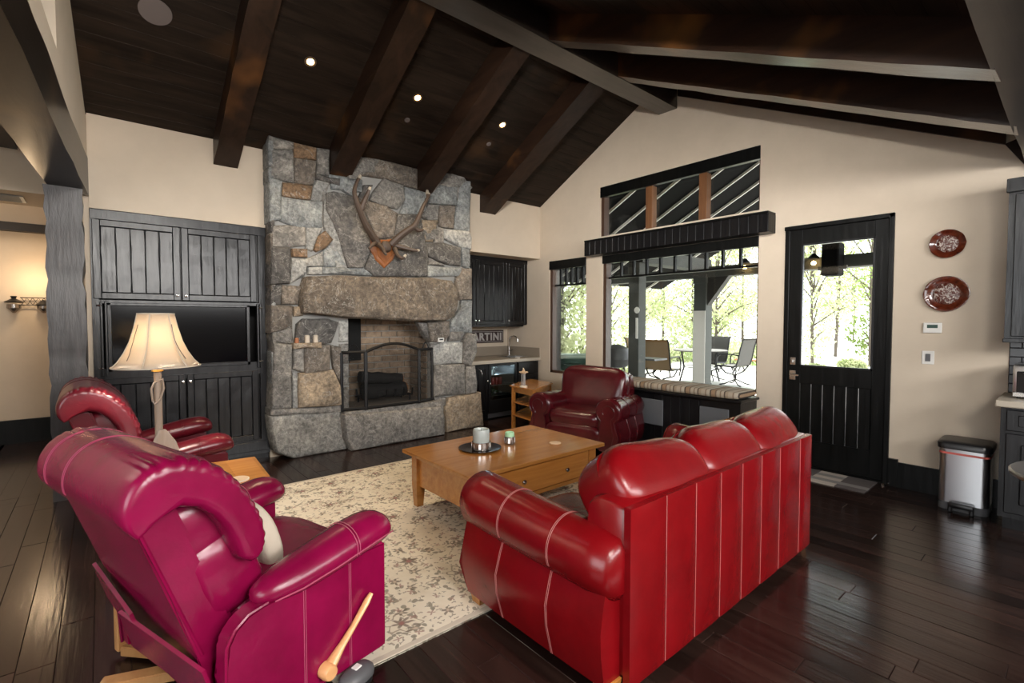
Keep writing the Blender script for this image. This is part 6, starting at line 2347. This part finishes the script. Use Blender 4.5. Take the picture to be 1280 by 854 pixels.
def patio_chair(label, mat):
    t = thing('patio_chair', label, 'patio chair', (0, 0, PZ), 0, 'sling chairs round the patio table')
    # local +Y front
    m = MB()
    N = 8
    prof = [(-0.34, 1.02), (-0.30, 0.98), (-0.25, 0.80), (-0.21, 0.58), (-0.17, 0.45), (-0.10, 0.41), (0.10, 0.42), (0.24, 0.43), (0.27, 0.40)]
    m.loft([[(-0.27, y, z), (0.27, y, z), (0.27, y + 0.012, z - 0.012), (-0.27, y + 0.012, z - 0.012)] for y, z in prof])
    m.obj('sling', mat, t, smooth=True)
    for s in (-1, 1):
        x = s * 0.28
        f = MB().tube([(x, y, z) for y, z in prof], 0.016, 6)
        f.tube([(x, -0.22, 0.66), (x, -0.05, 0.68), (x, 0.18, 0.67), (x, 0.26, 0.60), (x, 0.27, 0.42), (x, 0.20, 0.28)], 0.015, 6)
        f.obj('arm_frame', 'metal_black', t, smooth=True)
    for s in (-1, 1):
        MB().tube([(s * 0.24, 0.22, 0.41), (s * 0.22, 0.1, 0.28), (0.04 * s, 0.02, 0.22), (0.03 * s, 0.0, 0.12), (s * 0.16, 0.14, 0.03), (s * 0.22, 0.24, 0.0)], 0.015, 6).obj('leg', 'metal_black', t, smooth=True)
        MB().tube([(s * 0.24, -0.16, 0.42), (s * 0.22, -0.06, 0.28), (0.04 * s, 0.0, 0.22), (0.03 * s, 0.0, 0.12), (s * 0.16, -0.14, 0.03), (s * 0.22, -0.24, 0.0)], 0.015, 6).obj('leg', 'metal_black', t, smooth=True)
    return t


def place(px, z, py):
    return at(px, py, 2, z)


tcx, tcy = at(868, 440, 2, 0.72)[0] + 0.15, at(868, 440, 2, 0.72)[1]
tcx, tcy = 11.35, 6.15
ptb = thing('patio_table', 'round dark patio dining table with the sling chairs round it', 'patio table', (tcx, tcy, PZ))
MB().lathe([(0, 0.755), (0.62, 0.755), (0.64, 0.765), (0.64, 0.775), (0.62, 0.785), (0, 0.785)], n=40).obj('tabletop', 'sling_grey', ptb, smooth=True)
for a in (45, 135, 225, 315):
    MB().tube([(0.45 * math.cos(R(a)), 0.45 * math.sin(R(a)), 0.755), (0.38 * math.cos(R(a)), 0.38 * math.sin(R(a)), 0.35), (0.48 * math.cos(R(a)), 0.48 * math.sin(R(a)), 0.0)], 0.022, 8).obj('leg', 'metal_black', ptb, smooth=True)
MB().lathe([(0.03, 0.785), (0.03, 0.82), (0.0, 0.82)], n=12).obj('centre_cap', 'metal_black', ptb)
MB().tube([(0.385 * math.cos(2 * PI * i / 32), 0.385 * math.sin(2 * PI * i / 32), 0.36) for i in range(33)], 0.012, 6).obj('ring', 'metal_black', ptb, smooth=True)
# each chair by the pixel of its back and its distance
chairs = [(827, 10.5, 'sling_tan', 'tan patio chair with its back to the big window, in front of another', None),
          (806, 11.5, 'sling_tan', 'tan patio chair half hidden behind the other tan one', 15),
          (889, 12.3, 'sling_grey', 'grey patio chair on the far side of the table, facing the house', None),
          (920, 11.3, 'sling_grey', 'grey patio chair seen from the side at the right of the table', None)]
first = None
for px, dep, mat, lab, extra in chairs:
    x = dep * math.sin(YAW) + dep * (px - CX) / FPX * math.cos(YAW)
    y = dep * math.cos(YAW) - dep * (px - CX) / FPX * math.sin(YAW)
    ang = math.atan2(tcy - y, tcx - x) - PI / 2
    if first is None:
        c = first = patio_chair(lab, mat)
    elif mat == 'sling_tan':
        c = dup(first, label=lab)
    elif px == 889:
        c = patio_chair(lab, mat)
        gfirst = c
    else:
        c = dup(gfirst, label=lab)
    c.location = (x, y, PZ)
    c.rotation_euler = (0, 0, ang)
    c.scale = (1.1, 1.1, 1.08)
# rust coloured bench beyond
q = at(944, 454, 2, 0.25)
rb = thing('garden_bench', 'rust brown wooden bench at the far right of the patio', 'bench', (q[0], q[1], PZ))
for i in range(3):
    box((-0.25 + 0.17 * i, -0.5, 0.32), (-0.09 + 0.17 * i, 0.5, 0.36), bevel=0.004).obj('seat_plank', 'rust_wood', rb)
for yy in (-0.4, 0.4):
    MB().tube([(-0.2, yy, 0.32), (0.0, yy, 0.2), (-0.2, yy, 0.0)], 0.02, 6).tube([(0.2, yy, 0.32), (0.0, yy, 0.2), (0.2, yy, 0.0)], 0.02, 6).obj('leg', 'metal_black', rb)
# green cover outside the narrow window
q0, q1 = at(699, 461, 2, 0.80), at(742, 461, 2, 0.80)
gt = thing('hot_tub', 'square green covered hot tub outside the narrow window', 'hot tub', (7.05, 6.75, PZ), R(-40))
box((-0.72, -0.72, 0.0), (0.72, 0.72, 0.70), bevel=0.03, seg=2).obj('tub_body', 'tub_green', gt, smooth=True)
for yy in (-0.74, 0.005):
    box((-0.75, yy, 0.70), (0.75, yy + 0.735, 0.80), bevel=0.03, seg=2).obj('cover_half', 'tub_green', gt, smooth=True)
MB().tube([(-0.6, 0.6, 0.8), (-0.6, 0.6, 1.0)], 0.05, 8).obj('cover_lifter', 'metal_black', gt)
# barbecue at the left jamb of the big window
q = at(770, 452, 2, 0.75)
bq = thing('barbecue', 'black kettle barbecue with side shelf beyond the left edge of the big window', 'barbecue', (q[0], q[1], PZ))
MB().lathe([(0.0, 0.62), (0.20, 0.66), (0.30, 0.80), (0.30, 0.84), (0.22, 1.0), (0.08, 1.06), (0, 1.07)], n=24).obj('kettle', 'grey_plastic', bq, smooth=True)
box((0.1, -0.75, 0.80), (0.5, -0.25, 0.83)).obj('side_shelf', 'grey_plastic', bq)
for a in (90, 210, 330):
    MB().tube([(0.15 * math.cos(R(a)), 0.15 * math.sin(R(a)), 0.66), (0.3 * math.cos(R(a)), 0.3 * math.sin(R(a)), 0.0)], 0.015, 6).obj('leg', 'metal_black', bq)

# lawn and planting
def scatter(mb, n, cen, rad, size, rr, flat=False, clusters=None):
    for _ in range(n):
        if clusters:
            c, cr = rr.choice(clusters)
        else:
            c, cr = cen, rad
        while True:
            d = Vector((rr.uniform(-1, 1), rr.uniform(-1, 1), rr.uniform(-1, 1)))
            if d.length < 1:
                break
        p = Vector((c[0] + d.x * cr[0], c[1] + d.y * cr[1], c[2] + d.z * cr[2]))
        s = size * rr.uniform(0.5, 1.2)
        u = Vector((rr.uniform(-1, 1), rr.uniform(-1, 1), rr.uniform(-1, 1))).normalized()
        w = u.orthogonal().normalized()
        w2 = u.cross(w)
        mb.b.faces.new([mb.b.verts.new(p + w * s), mb.b.verts.new(p + w2 * s * 0.55), mb.b.verts.new(p - w * s), mb.b.verts.new(p - w2 * s * 0.55)])


def tree(x, y, h, cr, n, label, mat='leaf_bright', size=0.11, seed=0, low=0.25, name='garden_tree'):
    rr = random.Random(seed)
    t = thing(name, label, 'tree', (x, y, -0.1), 0, 'trees beyond the patio')
    m = MB()
    m.tube([(0, 0, 0), (rr.uniform(-.1, .1), rr.uniform(-.1, .1), h * 0.4), (rr.uniform(-.2, .2), rr.uniform(-.2, .2), h * 0.85)], [0.02 + h * 0.006, 0.012 + h * 0.004, 0.01], 7)
    cl = []
    for k in range(24):
        z = h * rr.uniform(low, 1.0)
        wr = cr * (0.45 + 0.75 * math.sin(PI * min(1, max(0.05, (z / h - low) / (1.05 - low)))))
        a = rr.uniform(0, 2 * PI)
        d = wr * rr.uniform(0.2, 0.9)
        c = (d * math.cos(a), d * math.sin(a), z)
        m.tube([(0, 0, z * 0.7), (c[0] * 0.6, c[1] * 0.6, z * 0.92), c], [0.03, 0.02, 0.008], 5)
        cl.append((c, (wr * 0.5, wr * 0.5, h * 0.08)))
    m.obj('trunk', 'bark', t, smooth=True)
    m = MB()
    scatter(m, int(n * 2.6), None, None, size * 0.55, rr, clusters=cl)
    o = m.obj('crown', mat, t)
    o['kind'] = 'stuff'
    return t


def polar(deg, d):
    return d * math.sin(R(deg)), d * math.cos(R(deg))


TREES = [
    (46.2, 13, 5.0, 1.3, 1500, 'leafy garden tree behind the green hot tub, left side of the narrow window', 'leaf_bright', .13),
    (48.6, 16, 7.5, 1.8, 1500, 'taller garden tree at the right side of the narrow window view', 'leaf_bright', .15),
    (51.8, 17, 6.5, 1.6, 1100, 'garden tree at the left edge of the big window view', 'leaf_bright', .15),
    (54.9, 21, 7.5, 2.0, 1500, 'bright garden tree just right of the near porch post', 'leaf_bright', .15),
    (57.6, 26, 9.0, 2.4, 1700, 'broad garden tree over the tan patio chairs', 'leaf_bright', .16),
    (60.8, 24, 8.0, 2.2, 1600, 'garden tree directly behind the far porch post', 'leaf_bright', .16),
    (63.2, 20, 6.0, 1.7, 1400, 'garden tree between the far porch post and the grey chairs', 'leaf_bright', .14),
    (65.8, 28, 9.5, 2.6, 1900, 'garden tree at the right edge of the big window view', 'leaf_bright', .17),
    (72.2, 19, 6.5, 1.5, 1200, 'slim garden tree at the left of the door glass', 'leaf_bright', .12),
    (74.1, 26, 8.5, 1.9, 1400, 'garden tree in the middle of the door glass', 'leaf_bright', .14),
    (76.9, 21, 8.5, 1.8, 2000, 'dense green garden tree at the right of the door glass', 'leaf_deep', .13),
    (62.5, 40, 10, 3.2, 1500, 'distant tree on the left of the far tree line', 'leaf_deep', .22),
    (55.5, 38, 9, 3.0, 1300, 'distant tree seen past the near porch post', 'leaf_bright', .22),
    (75.5, 42, 7, 2.6, 1300, 'distant dark tree low in the door glass', 'leaf_deep', .2),
]
for i, (dg, d, h, cr, n, lab, mat, sz) in enumerate(TREES):
    x, y = polar(dg, d)
    tree(x, y, h, cr, n, lab, mat, sz, 200 + i, low=0.08)
rr = random.Random(44)
SHR = [(47, 12, 1.1, 'low shrub behind the hot tub'), (56, 18, 0.8, 'low shrub beyond the tan patio chairs'), (59, 19, 0.9, 'low shrub to the left of the far porch post'), (64.5, 18, 0.8, 'low shrub beyond the grey patio chairs'), (66.5, 21, 0.7, 'low shrub at the right end of the patio'), (72.5, 17, 0.28, 'low shrub at the left foot of the door view'), (75.5, 19, 0.32, 'low shrub at the right foot of the door view'), (53, 15, 0.8, 'low shrub left of the near porch post')]
for dg, d, r_, lab in SHR:
    x, y = polar(dg, d)
    t = thing('garden_shrub', lab, 'shrub', (x, y, -0.1), 0, 'shrubs along the patio edge')
    m = MB()
    for k in range(7):
        a = rr.uniform(0, 2 * PI)
        m.tube([(0, 0, 0), (r_ * 0.5 * math.cos(a), r_ * 0.5 * math.sin(a), r_ * 0.7)], [0.02, 0.006], 5)
    m.obj('stems', 'bark', t)
    m = MB()
    scatter(m, 900, (0, 0, r_ * 0.55), (r_ * 1.3, r_ * 1.3, r_ * 0.6), 0.075, rr)
    o = m.obj('foliage', 'leaf_bright', t)
    o['kind'] = 'stuff'
# grass beds
m = MB()
for (dg0, dg1, d0, d1) in ((50, 70, 19, 27),):
    for _ in range(5200):
        x, y = polar(rr.uniform(dg0, dg1), rr.uniform(d0, d1))
        h = rr.uniform(0.06, 0.16)
        a = rr.uniform(0, PI)
        m.b.faces.new([m.b.verts.new((x - .03 * math.cos(a), y - .03 * math.sin(a), -0.1)), m.b.verts.new((x + .03 * math.cos(a), y + .03 * math.sin(a), -0.1)), m.b.verts.new((x + rr.uniform(-.05, .05), y + rr.uniform(-.05, .05), h - 0.1))])
go = m.obj('lawn_grass', 'grass_leaf')
tag(go, 'short sunlit grass growing beyond the patio', 'grass', kind='stuff')
x, y = polar(73.0, 15)
lg = MB().tube([(0, -0.9, 0.10), (0, 0, 0.16), (0, 0.6, 0.10)], [0.05, 0.10, 0.05], 10).obj('fallen_log', 'bark', smooth=True)
lg.location = (x, y, -0.1)
tag(lg, 'dark fallen log on the pale ground low in the door glass', 'log')
